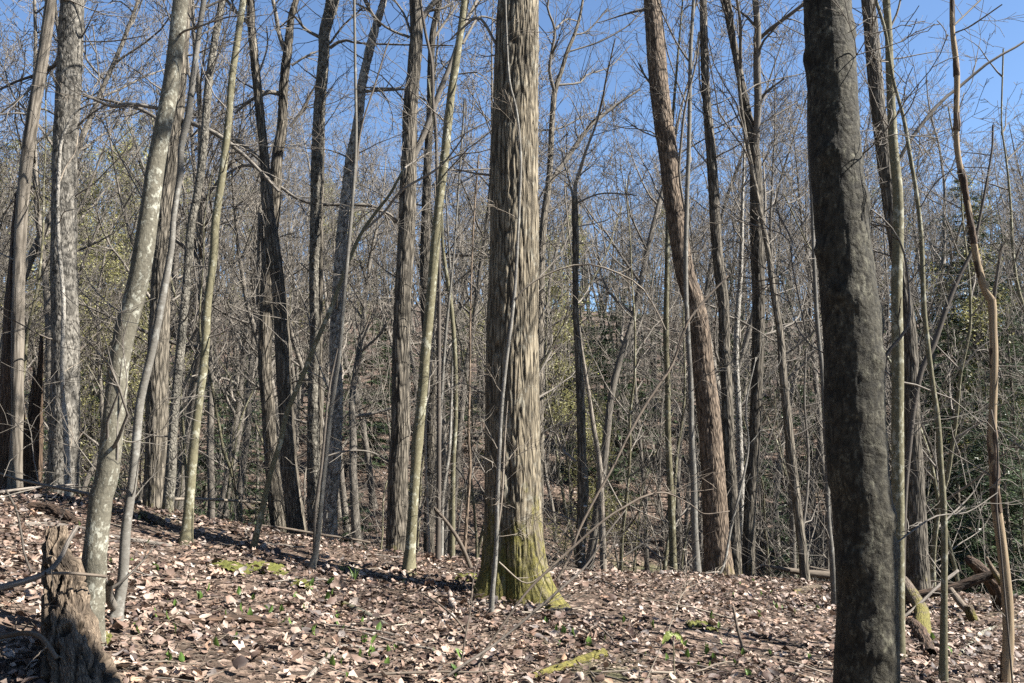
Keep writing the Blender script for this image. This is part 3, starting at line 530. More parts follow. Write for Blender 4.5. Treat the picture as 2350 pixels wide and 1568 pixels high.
hero('red_brown_leaning_tree', 'thick red-brown scaly tree leaning left with moss on its upper edge',
     [(1494, -60, 37), (1497, 0, 38), (1502, 73, 40), (1508, 146, 42), (1515, 220, 42), (1524, 293, 43), (1535, 366, 43), (1543, 439, 42), (1554, 520, 42), (1572, 626, 43), (1594, 699, 45), (1607, 772, 46), (1614, 846, 48), (1623, 919, 50), (1630, 992, 52), (1637, 1095, 54), (1643, 1214, 58), (1649, 1310, 64)], 'brown', D=12.3, Ht=20, sides=70, amp=0.035, ridge=0.008, rfreq=22, rz=0.3, seed=44, limbs=12, twigs=4,
     branches=[[(1503, 205, 6), (1480, 175, 5), (1465, 145, 3)], [(1520, 320, 4), (1470, 300, 3), (1430, 270, 2)]])
hero('lichened_slim_tree', 'slim grey-green stem rising just in front of the red-brown leaning tree',
     [(1594, -60, 8), (1592, 0, 8), (1585, 110, 9), (1583, 220, 9), (1581, 329, 10), (1577, 439, 10), (1574, 560, 11), (1574, 663, 11), (1579, 772, 11), (1585, 882, 12), (1587, 1000, 13), (1592, 1104, 15), (1594, 1214, 16), (1601, 1334, 18)], 'beech', D=11.6, Ht=11, sides=18, seed=45, limbs=5, twigs=7, tlen=0.8,
     branches=[[(1572, 486, 6), (1557, 402, 5), (1563, 340, 6), (1568, 271, 6), (1575, 234, 5), (1597, 139, 4), (1605, 73, 4)], [(1580, 140, 5), (1550, 90, 4), (1520, 30, 4), (1505, -10, 3)], [(1575, 240, 4), (1555, 190, 3), (1530, 110, 3), (1520, 40, 2)]])
hero('straight_dark_tree', 'slim straight dark-barked stem left of the red-brown leaning tree',
     [(1534, 480, 10), (1532, 553, 11), (1530, 663, 12), (1528, 772, 13), (1532, 882, 13), (1533, 1000, 14), (1541, 1177, 16), (1546, 1323, 18)], 'green', D=12.8, Ht=11, sides=18, seed=46, limbs=6, twigs=6)
hero('grey_companion_tree', 'straight grey trunk close to the right of the red-brown leaning tree',
     [(1612, -60, 16), (1614, 0, 16), (1616, 110, 18), (1621, 220, 18), (1630, 329, 22), (1638, 439, 24), (1646, 580, 24), (1660, 699, 24), (1663, 809, 25), (1669, 919, 25), (1673, 1045, 27), (1682, 1177, 27), (1687, 1309, 30)], 'furrow', D=12.7, Ht=18, sides=34, ridge=0.005, rfreq=30, seed=47, limbs=9, twigs=6, branches=[[(1618, 240, 5), (1606, 190, 4), (1604, 100, 3)], [(1627, 380, 4), (1590, 330, 3), (1590, 300, 2)]])
hero('forked_dark_tree', 'dark trunk that forks into two tall stems against the blue sky',
     [(1659, -60, 13), (1665, 0, 14), (1678, 73, 15), (1693, 146, 16), (1707, 220, 18), (1722, 293, 20), (1733, 366, 25), (1737, 476, 30), (1738, 574, 30), (1741, 700, 28), (1738, 850, 26), (1732, 1000, 26), (1722, 1150, 26), (1716, 1320, 29)], 'furrow', D=12.9, Ht=18, sides=36, amp=0.05, ridge=0.006, rfreq=22, seed=48, limbs=9, twigs=6, bdy=0.6,
     branches=[[(1733, 350, 17), (1736, 290, 16), (1736, 220, 17), (1738, 146, 17), (1738, 73, 16), (1735, 0, 15), (1733, -60, 14)], [(1738, 95, 8), (1762, 75, 9), (1787, 51, 9), (1842, 11, 8), (1880, -20, 6)], [(1738, 245, 6), (1760, 215, 6), (1800, 180, 4)], [(1700, 170, 8), (1702, 110, 8), (1695, 50, 7), (1690, -10, 6)], [(1737, 290, 4), (1770, 270, 4), (1830, 235, 3)], [(1725, 300, 4), (1700, 290, 4), (1670, 230, 3), (1640, 190, 2)], [(1678, 60, 6), (1660, 20, 5), (1655, -10, 4)]])
hero('patchy_thin_tree', 'thin patchy black-and-white stem between two grey trunks right of centre',
     [(1700, 620, 10), (1694, 699, 12), (1689, 809, 13), (1693, 919, 14), (1698, 1029, 15), (1701, 1150, 16), (1702, 1300, 17)], 'white', D=13.4, Ht=9, sides=18, amp=0.1, seed=49, limbs=4, twigs=6)
hero('left_leaning_grey_tree', 'slim grey tree leaning left with a thin stem parting from its foot',
     [(1763, 580, 12), (1774, 663, 14), (1791, 772, 16), (1796, 846, 18), (1807, 955, 18), (1816, 1045, 20), (1829, 1159, 20), (1840, 1250, 20), (1849, 1342, 22)], 'furrow', D=12.6, Ht=12, sides=22, seed=50, limbs=6, twigs=5, branches=[[(1838, 1240, 8), (1850, 1140, 7), (1856, 1040, 6), (1846, 920, 5), (1850, 800, 4)]])
hero('slim_shade_sapling', 'slim grey stem rooted just left of the thick dark warty trunk',
     [(1864, 480, 8), (1866, 553, 8), (1875, 736, 10), (1886, 846, 10), (1897, 1031, 11), (1900, 1177, 11), (1910, 1287, 13), (1917, 1404, 15)], 'beech', Ht=9, sides=14, seed=51, limbs=4, twigs=5)
hero('tall_furrowed_tree', 'tall furrowed brown tree behind the mossy fallen logs',
     [(1988, -60, 26), (1992, 0, 28), (2003, 110, 32), (2012, 220, 32), (2025, 329, 32), (2039, 439, 31), (2056, 560, 30), (2075, 680, 30), (2087, 770, 30), (2091, 846, 31), (2094, 992, 35), (2098, 1067, 38), (2102, 1214, 46), (2105, 1345, 54)], 'furrow', D=11.8, Ht=19, sides=48, ridge=0.007, rfreq=22, seed=52, limbs=10, twigs=4)
hero('slim_green_trunk', 'straight olive-barked trunk standing right beside the thick dark one',
     [(2030, -60, 15), (2034, 0, 16), (2039, 73, 16), (2043, 183, 18), (2050, 329, 20), (2060, 439, 22), (2061, 549, 24), (2058, 663, 24), (2060, 809, 26), (2060, 970, 27), (2061, 1177, 27), (2063, 1323, 24), (2065, 1514, 22)], 'green', Ht=13, sides=30, amp=0.03, knots=8, seed=53, limbs=8, twigs=6,
     branches=[[(2061, 372, 9), (2091, 315, 9), (2160, 241, 8), (2208, 190, 7), (2270, 139, 6), (2350, 91, 5), (2420, 40, 4)], [(2045, 60, 5), (2060, 20, 5), (2070, -20, 4)], [(2047, 143, 4), (2010, 130, 3), (1985, 100, 3)]])
hero('yellowish_sapling', 'slim yellowish sapling bending left, rooted in front of the fallen logs',
     [(2000, -60, 6), (2010, 0, 7), (2032, 73, 7), (2050, 183, 7), (2072, 263, 8), (2087, 348, 9), (2105, 457, 9), (2115, 556, 10), (2120, 699, 11), (2127, 772, 11), (2138, 864, 11), (2153, 974, 12), (2158, 1060, 13), (2166, 1177, 14), (2167, 1323, 14), (2166, 1452, 16), (2165, 1568, 19), (2165, 1600, 21)], 'green', D=6.75, Ht=6.6, sides=18, knots=8, seed=54, limbs=3, twigs=5, tlen=0.5,
     branches=[[(2110, 480, 3), (2150, 420, 3), (2200, 380, 2)], [(2158, 1100, 3), (2130, 1020, 3), (2110, 960, 2)], [(2072, 270, 4), (2090, 240, 3), (2110, 190, 2)]], subs=3)
hero('bent_dark_pole', 'dark pole slanting up to the right behind the yellowish sapling',
     [(2240, 545, 7), (2230, 578, 8), (2197, 644, 9), (2171, 710, 11), (2142, 794, 12), (2116, 846, 12), (2098, 930, 12), (2088, 1010, 12), (2076, 1159, 11)], 'twigdark', D=10.6, Ht=6, sides=14, seed=55, limbs=2, twigs=5)
sn, Dsn, sn_tr = hero('peeled_snag', 'crooked dead snag with orange-tan peeled wood and dark bark remnants',
     [(2182, -60, 8), (2184, 0, 9), (2186, 73, 11), (2196, 165, 13), (2195, 256, 12), (2197, 348, 12), (2215, 439, 14), (2232, 540, 13), (2244, 608, 16), (2259, 663, 16), (2276, 690, 18), (2279, 754, 17), (2281, 809, 17), (2281, 882, 16), (2277, 992, 18), (2280, 1060, 19), (2284, 1141, 21), (2296, 1232, 22), (2307, 1323, 22), (2314, 1433, 24), (2310, 1543, 22), (2310, 1590, 24)], 'peeled', D=7.05, Ht=7.0, sides=26, amp=0.05, seed=56, limbs=2, twigs=3, tlen=0.6,
     branches=[[(2280, 700, 9), (2290, 640, 8), (2300, 560, 7)], [(2187, 60, 5), (2210, 40, 4), (2250, 0, 4)], [(2192, 75, 4), (2230, 60, 4), (2300, 10, 3)]], subs=3)
hero('twisting_vine_stem', 'thin dark stem running up along the crooked peeled snag',
     [(2275, 940, 3), (2288, 1010, 4), (2290, 1080, 5), (2286, 1150, 5), (2292, 1220, 5), (2300, 1300, 4)], 'twigdark', D=6.88, Ht=3.4, cat='vine', sides=8, seed=57, limbs=0, twigs=2, tlen=0.3, snap=True, flare=0)
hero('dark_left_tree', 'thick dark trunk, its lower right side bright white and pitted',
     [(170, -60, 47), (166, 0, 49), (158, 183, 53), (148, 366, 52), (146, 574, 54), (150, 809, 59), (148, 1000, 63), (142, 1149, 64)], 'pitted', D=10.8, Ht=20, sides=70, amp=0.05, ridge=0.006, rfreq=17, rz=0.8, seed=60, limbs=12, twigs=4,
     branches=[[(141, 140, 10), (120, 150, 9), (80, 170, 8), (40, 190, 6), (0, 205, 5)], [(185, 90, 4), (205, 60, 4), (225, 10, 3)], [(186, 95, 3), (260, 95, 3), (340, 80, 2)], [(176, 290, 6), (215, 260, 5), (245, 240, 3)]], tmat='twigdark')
hero('wavy_pale_sapling', 'wavy pale sapling climbing against the thick pitted trunk',
     [(226, 233, 3), (180, 252, 5), (157, 285, 6), (140, 329, 7), (135, 402, 8), (132, 476, 8), (136, 574, 8), (146, 692, 9), (143, 809, 9), (144, 900, 10), (150, 973, 12), (156, 1090, 16), (158, 1166, 18)], 'white', D=10.35, Ht=8, sides=12, cat='sapling', amp=0.06, seed=61, limbs=0, twigs=5, tlen=0.6, tmat='palestick', snap=True,
     branches=[[(136, 420, 4), (150, 385, 4), (174, 350, 3), (180, 300, 2)], [(137, 510, 3), (150, 488, 3), (170, 480, 2)]], subs=2)
hero('bare_pale_pole', 'pale barkless dead pole leaning right beside the splintered snag',
     [(124, -60, 21), (117, 0, 22), (100, 120, 24), (75, 270, 26), (58, 400, 26), (46, 560, 25), (40, 809, 26), (40, 948, 25), (36, 1060, 27), (34, 1132, 30)], 'dead', D=10.6, Ht=12, sides=36, amp=0.04, ridge=0.004, rfreq=24, rz=0.06, seed=62, limbs=3, twigs=3,
     branches=[[(75, 265, 5), (40, 258, 4), (0, 262, 3)], [(88, 185, 6), (50, 225, 5), (0, 260, 4)]])

# bracket fungi on the broken-topped tree
def child(name, me, mat, thing_o, world):
    o = obj(name, me, mat, thing_o); o.location = np.array(world) - np.array(thing_o.location); return o
def blob(name, rx, ry, rz, seed, nu=14, nv=8, rough=0.25, half=False):
    a = np.linspace(0, 2*np.pi, nu, endpoint=False); b = np.linspace(-np.pi/2, np.pi/2, nv)
    A, B = np.meshgrid(a, b); d = np.stack([np.cos(A)*np.cos(B), np.sin(A)*np.cos(B), np.sin(B)], -1)
    r = 1 + rough*vn(d*1.7 + seed*3.1) + 0.4*rough*vn(d*4 + seed)
    V = d*r[..., None]*np.array([rx, ry, rz]); i = np.arange(nv - 1)[:, None]*nu; j = np.arange(nu)[None, :]; j2 = (j + 1) % nu
    return mesh_from(name, V.reshape(-1, 3), np.stack([i + j, i + j2, i + nu + j2, i + nu + j], -1).reshape(-1, 4))
fung = blob('bracket_fungus', 0.03, 0.035, 0.018, 3)
for fx, fy in [(1350, 1096), (1349, 1162), (1350, 1212), (1346, 1254), (1343, 1272), (1338, 1290)]:
    child('bracket_fungus', fung, M['fungus'], stub, P(fx - 7, fy, Dst - 0.11))
# bark remnants still clinging to the peeled snag
for k, (y0, y1) in enumerate([(0, 60), (120, 175), (215, 300), (390, 560), (600, 690), (800, 845), (985, 1110), (1120, 1175), (1500, 1600)]):
    tr = [(2184, 0, 9), (2186, 73, 11), (2196, 165, 13), (2195, 256, 12), (2197, 348, 12), (2215, 439, 14), (2232, 540, 13), (2244, 608, 16), (2259, 663, 16), (2276, 690, 18), (2279, 754, 17), (2281, 809, 17), (2281, 882, 16), (2277, 992, 18), (2280, 1060, 19), (2284, 1141, 21), (2296, 1232, 22), (2307, 1323, 22), (2314, 1433, 24), (2310, 1543, 22), (2310, 1600, 24)]
    ys = np.linspace(y0, y1, 5); ax = np.array([t[1] for t in tr], float)
    xs_ = np.interp(ys, ax, [t[0] for t in tr]); ws_ = np.interp(ys, ax, [t[2] for t in tr])*1.04
    pp = np.array([P(a, b, Dsn) for a, b in zip(xs_, ys)])[::-1]; rr_ = np.array([rad(w, q) for w, q in zip(ws_, pp[::-1])])[::-1]
    me, *_ = trunk_mesh('bark_remnant', pp, rr_, 20, 18, np.array(sn.location), amp=0.34, flare=0, seed=70 + k)
    obj('bark_remnant', me, M['brownbark'], sn)

# ---- splintered hollow snag
def splinter_shell(name, base, r0, rtop, top_fn, lean, rows, sides, seed, ridge):
    a = np.arange(sides)*2*np.pi/sides; tt = np.linspace(0, 1, rows)
    htop = top_fn(a); S = tt[:, None]*htop[None, :]; off = seed*1.7
    V = []
    for inner in (0, 1):
        R = np.interp(S, [0, 0.25, 1.0, 4.0], [r0*1.15, r0, r0*0.93, rtop]) - inner*0.05
        rest = np.stack([np.cos(a)[None, :]*R, np.sin(a)[None, :]*R, S], -1)
        R = R*(1 + 0.10*vn(rest*np.array([6, 6, 1.2]) + off)) + ridge*(1 - 2*np.abs(vn(rest*np.array([24, 24, 2.5]) + off)))
        R = np.maximum(R, 0.02)
        V.append((np.stack([np.cos(a)[None, :]*R + lean[0]*S, np.sin(a)[None, :]*R + lean[1]*S, S - 0.12], -1), rest))
    n = rows*sides; i = np.arange(rows - 1)[:, None]*sides; j = np.arange(sides)[None, :]; j2 = (j + 1) % sides
    q = np.stack([i + j, i + j2, i + sides + j2, i + sides + j], -1).reshape(-1, 4)
    t0 = (rows - 1)*sides; jj = np.arange(sides); cap = np.stack([t0 + jj, t0 + (jj + 1) % sides, n + t0 + (jj + 1) % sides, n + t0 + jj], -1)
    VV = np.concatenate([V[0][0].reshape(-1, 3), V[1][0].reshape(-1, 3)]); RR = np.concatenate([V[0][1].reshape(-1, 3), V[1][1].reshape(-1, 3)])
    return mesh_from(name, VV, np.concatenate([q, q[:, ::-1] + n, cap]), rest=RR)
Dg = 11.1; pb = P(40, 1137, Dg); bz = tz(pb[0], Dg)
e = thing('splintered_snag', (pb[0], Dg, bz), 'dark hollow splintered snag with a tall jagged shard beside the pale pole', 'snag')
def tops(a):
    d = lambda th, w: np.exp(-(np.angle(np.exp(1j*(a - th)))/w)**2)
    j = 0.35*vn(np.stack([np.cos(a)*5, np.sin(a)*5, a*0], -1)) + 0.25*vn(np.stack([np.cos(a)*14, np.sin(a)*14, a*0 + 4], -1))
    return 0.9 + j + 2.85*d(-2.6, 0.8) + 1.15*d(-0.25, 0.33)
obj('trunk', splinter_shell('splintered_snag', None, 0.27, 0.24, tops, (-0.015, 0.0), 60, 84, 3, 0.018), M['brownbark'], e)
# ---- rotten leaning stump in the near corner
ptsS = [(128, 1217, 40, 5.42), (130, 1260, 58, 5.36), (140, 1320, 78, 5.28), (148, 1400, 104, 5.15), (160, 1490, 124, 5.0), (178, 1568, 150, 4.86), (196, 1640, 180, 4.72)]
wp = np.array([P(a, b, d) for a, b, c, d in ptsS][::-1]); wr = np.array([rad(c, P(a, b, d)) for a, b, c, d in ptsS][::-1])
bS = np.array([wp[0][0], wp[0][1], tz(wp[0][0], wp[0][1])]); wp[0][2] = min(wp[0][2], bS[2] - 0.1)
e = thing('rotten_stump', bS, 'tall rotten honeycombed stump tapering upward beside the leaning maple', 'stump')
pS, rS = resample(wp, wr, 220); sd = 150
tanS = nrm(np.gradient(pS, axis=0)); uS = nrm(np.cross(tanS, np.array([0, 1.0, 0]))); vS = np.cross(tanS, uS); aS = np.arange(sd)*2*np.pi/sd
rg = uS[:, None]*np.cos(aS)[None, :, None] + vS[:, None]*np.sin(aS)[None, :, None]
sS = np.concatenate([[0], np.cumsum(np.linalg.norm(np.diff(pS, axis=0), axis=1))]); RS = np.repeat(rS[:, None], sd, 1)
restS = np.stack([np.cos(aS)*RS, np.sin(aS)*RS, np.repeat(sS[:, None], sd, 1)], -1)
wq = vn(restS*np.array([8, 8, 6]) + 3.3)[..., None]*np.array([0.7, 0.7, 0.25]); n1 = vn(restS*np.array([22, 22, 3.4]) + 2.2 + wq); n2 = vn(restS*np.array([52, 52, 9]) + 8.2 + wq); n3 = vn(restS*np.array([7, 7, 2.0]) + 5.5)
g1 = np.minimum(np.abs(n1)*3.6, 1); g2 = np.minimum(np.abs(n2)*3.2, 1); hole = np.clip((vn(restS*np.array([24, 24, 8]) + 11 + wq) - 0.30)*4, 0, 1)
RS = RS*(0.95 + 0.22*n3) + 0.030*(g1 - 0.8) + 0.012*(g2 - 0.5) - 0.045*hole; grS = np.clip(0.8*(1 - g1) + 0.45*(1 - g2) + 0.8*hole, 0, 1)
tip = np.clip((sS - sS[-1] + 0.25)/0.25, 0, 1)[:, None]; RS = RS*(1 - 0.5*tip*np.clip(vn(restS*np.array([20, 20, 2]) + 1) + 0.4, 0, 1))
VS = pS[:, None] + rg*np.maximum(RS, 0.01)[..., None]
iS = np.arange(219)[:, None]*sd; jS = np.arange(sd)[None, :]; j2 = (jS + 1) % sd
qS = np.stack([iS + jS, iS + j2, iS + sd + j2, iS + sd + jS], -1).reshape(-1, 4)
VVS = np.concatenate([VS.reshape(-1, 3), pS[-1][None]]); b0 = 219*sd
tS = np.array([[b0 + k, b0 + (k + 1) % sd, 220*sd] for k in range(sd)])
obj('trunk', mesh_from('rotten_stump', VVS - bS, qS, tS, rest=np.concatenate([restS.reshape(-1, 3), [[0, 0, 1.4]]]), groove=np.append(grS.ravel(), 0)), M['rot'], e)

# ------------------------------------------------------------------ fallen branches and logs
def log(name, label, pts, mat, cat='branch', D=None, sides=10, n=20, amp=0.10, group=None, kids=0, seed=0, sink=0.35, ridge=0.0, rfreq=30, lvl=2, klen=0.4):
    """D None: lies on the ground where its pixels meet it; D (a, b): depth from first to last point"""
    rng = np.random.RandomState(seed + 900); w = []
    for i, (a, b, c) in enumerate(pts):
        if D is None:
            p = hit(a, b); r_ = rad(c, p); p = p + np.array([0, 0, r_*(1 - sink)])
        else:
            dd = D[0] + (D[1] - D[0])*i/(len(pts) - 1); p = P(a, b, dd); r_ = rad(c, p)
        w.append((p, r_))
    wp = np.array([q[0] for q in w]); wr = np.array([q[1] for q in w]); org = wp[0].copy()
    L = np.linalg.norm(np.diff(wp, axis=0), axis=1).sum()
    pp, rr = resample(wp, wr, n if not ridge else max(int(L/0.02), 30))
    me, p, r, s = trunk_mesh(name, pp, rr, sides, len(pp), org, amp, ridge, rfreq, 0, 0, seed=seed, bare=True)
    # close the near end as well
    if kids:
        e = thing(name, org, label, cat, group); obj('stem', me, M[mat], e)
        for _ in range(kids):
            tb = Tubes()
            i = rng.randint(len(p)//4, len(p) - 1); d = nrm(p[min(i + 1, len(p) - 1)] - p[i - 1]); per = nrm(np.cross(d, rng.normal(0, 1, 3))); per[2] = abs(per[2])
            a = rng.uniform(0.4, 0.9); grow(tb, rng, p[i], d*math.cos(a) + per*math.sin(a), klen*rng.uniform(0.5, 1.4), max(r[i]*0.45, 0.002), lvl, 3, up=0.02, kink=0.2, kids=(3, 3, 2, 2))
            obj('side_twig', tb.mesh(name + '_twig', org), M[mat], e)
        return e
    o = obj(name, me, M[mat], None, org); return tag(o, label, cat, group)
L_ = [
 ('charred_log', 'blackened fallen log lying in the leaves behind the leaning maple', [(272, 1409, 14), (348, 1420, 17), (421, 1428, 16), (512, 1428, 17), (570, 1430, 20), (634, 1438, 16)], 'rotdark', 'log', None, 0.012),
 ('long_grey_branch', 'long weathered grey branch lying behind the rotten stump', [(-10, 1210, 12), (110, 1210, 14), (183, 1217, 12), (256, 1236, 12), (329, 1247, 11), (395, 1256, 10)], 'greystick', 'branch', None, 0),
 ('thin_propped_branch', 'thin straight branch propped in front of the thick pitted trunk', [(-10, 1131, 7), (73, 1120, 6), (178, 1112, 5)], 'greystick', 'branch', (9.0, 9.6), 0),
 ('pale_hung_pole', 'long pale fallen pole hanging behind the slim trees above the slope', [(250, 1168, 9), (318, 1153, 8), (384, 1146, 7), (476, 1146, 7), (549, 1150, 6), (620, 1156, 5)], 'palestick', 'branch', (11.0, 13.5), 0),
 ('rotten_log_end', 'short rotten log chunk with a hollow end beside the furrowed trunk', [(325, 1184, 16), (345, 1196, 19), (368, 1208, 21)], 'rot', 'log', None, 0.01),
 ('brown_rotten_log', 'dark brown decaying log half sunk in leaves above the grey branch', [(66, 1170, 20), (110, 1178, 26), (150, 1195, 24), (172, 1206, 16)], 'rotdark', 'log', None, 0.014),
 ('forked_grey_limb', 'grey dead limb arching over the rotten stump', [(-15, 1352, 15), (55, 1334, 15), (110, 1312, 13), (139, 1280, 11), (157, 1243, 11), (177, 1208, 9)], 'greystick', 'branch', (4.75, 5.2), 0),
 ('dark_cross_stick', 'dark straight stick crossing the stump toward the leaning maple', [(104, 1316, 8), (170, 1316, 7), (243, 1323, 8)], 'stick', 'branch', (4.85, 5.2), 0),
 ('splintered_pale_stick', 'pale splintered stick in the sunlit leaves left of the stump', [(-10, 1400, 12), (40, 1381, 11), (88, 1363, 6)], 'palestick', 'branch', None, 0),
 ('bent_dark_branch', 'dark branch bent like an elbow at the foot of the rotten stump', [(-10, 1463, 11), (55, 1453, 11), (90, 1460, 11), (112, 1484, 11), (130, 1512, 10)], 'stick', 'branch', (4.85, 4.75), 0),
 ('dark_dangling_vine', 'thin dark stem hanging in front of the long grey branch', [(14, 1125, 5), (37, 1170, 5), (48, 1221, 5), (56, 1270, 5), (72, 1315, 5)], 'twigdark', 'branch', (5.9, 5.9), 0),
 ('bowed_grey_branch', 'bowed grey branch rising from the leaves near the pink flat stone', [(698, 1572, 13), (738, 1525, 13), (779, 1492, 12), (805, 1486, 9), (832, 1487, 7)], 'greystick', 'branch', None, 0),
 ('lichened_log', 'dark log crusted with white lichen near the pink flat stone', [(788, 1393, 16), (820, 1408, 17), (855, 1424, 16), (888, 1442, 13)], 'maple', 'log', None, 0),
 ('brown_short_stick', 'smooth brown stick pointing at the bowed grey branch', [(738, 1437, 8), (785, 1458, 7), (832, 1484, 7)], 'stick', 'branch', None, 0),
 ('upright_broken_stick', 'short broken stick standing upright left of the thick dark trunk', [(1707, 1502, 6), (1693, 1444, 7), (1682, 1392, 6)], 'stick', 'branch', (7.1, 7.2), 0),
 ('mossy_rotten_log', 'crumbling pale log patched with bright green moss amid dry leaves', [(1222, 1556, 14), (1294, 1534, 15), (1330, 1523, 18), (1385, 1507, 22)], 'mosslog', 'log', None, 0.008),
 ('rotten_pale_wood', 'thin pale strip of rotten wood lying below the massive oak', [(1270, 1429, 6), (1312, 1440, 9), (1368, 1463, 7)], 'palestick', 'branch', None, 0),
 ('long_thin_branch', 'long thin fallen branch running toward the thick dark trunk', [(1575, 1428, 5), (1623, 1439, 6), (1678, 1449, 6), (1740, 1461, 6), (1802, 1477, 6), (1868, 1495, 5), (1910, 1505, 4)], 'greystick', 'branch', None, 0),
 ('pale_corner_branch', 'pale barkless branch on the leaves at the foot of the thick dark trunk', [(1770, 1534, 9), (1831, 1554, 10), (1890, 1570, 10)], 'palestick', 'branch', None, 0),
 ('crooked_dark_branch', 'crooked dark branch ending in a short upturned prong', [(1700, 1490, 9), (1730, 1510, 10), (1758, 1536, 9), (1788, 1562, 8)], 'stick', 'branch', None, 0),
 ('fallen_red_log', 'reddish-brown rotten log lying left of the thick dark trunk', [(1822, 1366, 12), (1860, 1356, 17), (1900, 1358, 18), (1925, 1372, 16)], 'rot', 'log', None, 0.01),
 ('mossy_green_log', 'fallen log thickly covered in yellow-green moss beside the yellowish sapling', [(2128, 1500, 34), (2118, 1440, 34), (2112, 1395, 31), (2085, 1350, 26), (2070, 1330, 24)], 'mosslog', 'log', (8.0, 11.4), 0),
 ('curled_bark_log', 'brown curled slab of log in front of the mossy green log', [(2135, 1510, 26), (2112, 1460, 30), (2085, 1440, 28), (2060, 1440, 24)], 'rotdark', 'log', None, 0.01),
 ('dark_slanted_log', 'dark charred log slanting up to the right across the fallen pile', [(2066, 1382, 16), (2110, 1366, 18), (2178, 1353, 20), (2240, 1331, 21), (2284, 1316, 18)], 'rotdark', 'log', (10.5, 10.3), 0.006),
 ('shattered_log', 'broad shattered log end leaning against the charred slanted log', [(2298, 1400, 30), (2285, 1350, 30), (2262, 1322, 28), (2238, 1296, 24), (2222, 1284, 18)], 'rotdark', 'log', (10.8, 10.5), 0.01),
 ('splinter_prong', 'reddish upright splinter jutting from the top of the shattered log', [(2300, 1340, 14), (2284, 1315, 13), (2270, 1292, 9), (2264, 1278, 5)], 'rot', 'log', (10.2, 10.2), 0),
 ('slanted_brace_log', 'brown log slanting down to the right beneath the charred one', [(2180, 1352, 14), (2205, 1385, 16), (2230, 1412, 16), (2252, 1436, 15)], 'stick', 'log', (10.3, 9.9), 0),
 ('flat_dark_log', 'short black log lying flat below the slanted brace log', [(2206, 1440, 12), (2240, 1440, 17), (2294, 1430, 15)], 'rotdark', 'log', None, 0.006),
 ('pale_mossy_limb', 'pale lichened limb curving up from the leaves beside the peeled snag', [(2196, 1508, 9), (2225, 1485, 11), (2248, 1462, 11), (2285, 1441, 10)], 'maple', 'branch', None, 0),
 ('leaning_grey_stick', 'straight grey stick leaning over the mossy green log', [(2066, 1422, 6), (2110, 1386, 7), (2157, 1342, 8), (2198, 1310, 8)], 'greystick', 'branch', (9.4, 10.0), 0),
 ('split_wood_slab', 'upright slab of split brown wood behind the flat black log', [(2238, 1432, 16), (2228, 1410, 20), (2222, 1390, 16)], 'rot', 'log', (9.85, 9.85), 0.008),
 ('ridge_branch', 'dark branch lying along the crest behind the smooth olive tree', [(590, 1205, 5), (650, 1212, 6), (730, 1226, 6), (800, 1236, 5), (850, 1245, 4)], 'stick', 'branch', (11.4, 11.6), 0),
 ('crest_branch', 'long brown branch along the crest right of the massive oak', [(1290, 1318, 6), (1340, 1328, 6), (1400, 1340, 6), (1480, 1352, 5), (1560, 1362, 5)], 'stick', 'branch', None, 0),
 ('crest_pole', 'thin straight pole resting behind the crest right of the massive oak', [(1300, 1310, 4), (1400, 1322, 5), (1500, 1330, 5), (1650, 1312, 4)], 'greystick', 'branch', (11.2, 11.8), 0),
 ('curled_root_branch', 'curled branch at the mossy foot of the massive oak', [(1060, 1285, 5), (1075, 1320, 6), (1095, 1345, 7), (1122, 1362, 6), (1140, 1364, 5)], 'stick', 'branch', None, 0),
 ('thin_arched_stick', 'thin brown arched stick in the leaves left of the pale front sapling', [(972, 1362, 4), (1010, 1388, 5), (1050, 1425, 5), (1075, 1465, 5), (1092, 1496, 4)], 'stick', 'branch', (7.9, 6.6), 0),
 ('hooked_stick', 'small hooked stick lying beside the flat stone near the moss carpet', [(638, 1362, 4), (642, 1340, 4), (665, 1328, 5), (705, 1328, 4)], 'greystick', 'branch', None, 0),
 ('wavy_brown_stick', 'wavy brown stick left of the roots of the smooth olive tree', [(830, 1310, 5), (868, 1306, 6), (885, 1302, 6), (905, 1304, 4)], 'stick', 'branch', None, 0)]
for k, (nm, lb, pt, mt, ct, dd, rdg) in enumerate(L_):
    thick = max(c for _, _, c in pt) > 13
    log(nm, lb, pt, mt, ct, dd, sides=(34 if rdg else 14 if thick else 8), n=28, seed=k, ridge=rdg, kids=(3 if (k % 4 == 1 and not thick) else 0))
D1 = hit(1097, 1543)[1]
log('slanting_dead_sapling', 'dead sapling slanting up right across the massive oak foot, tip bare and white', [(1097, 1543, 5.8), (1104, 1510, 5.8), (1147, 1444, 5.8), (1202, 1367, 5.8), (1257, 1309, 5.8), (1305, 1265, 5.8), (1385, 1195, 5.0), (1436, 1162, 5.0), (1477, 1140, 5.0), (1528, 1131, 4.3), (1587, 1159, 2.2), (1616, 1179, 2.2), (1674, 1173, 2.2)], 'stick', 'sapling', D=(D1, D1 + 0.5), n=60, kids=7, seed=61, klen=0.35)
D2 = hit(1000, 1572)[1]
log('lower_slanting_sapling', 'long thin stem slanting up right just below the white-tipped dead sapling', [(1000, 1572, 5.8), (1060, 1528, 6.5), (1104, 1500, 6.5), (1147, 1470, 5.8), (1221, 1408, 5.8), (1294, 1345, 5.8), (1345, 1298, 5.0), (1396, 1221, 3.6), (1436, 1170, 2.9)], 'twigdark', 'sapling', D=(D2, D2 + 0.9), n=50, kids=8, seed=62, klen=0.4)
D3 = hit(1275, 1338)[1]
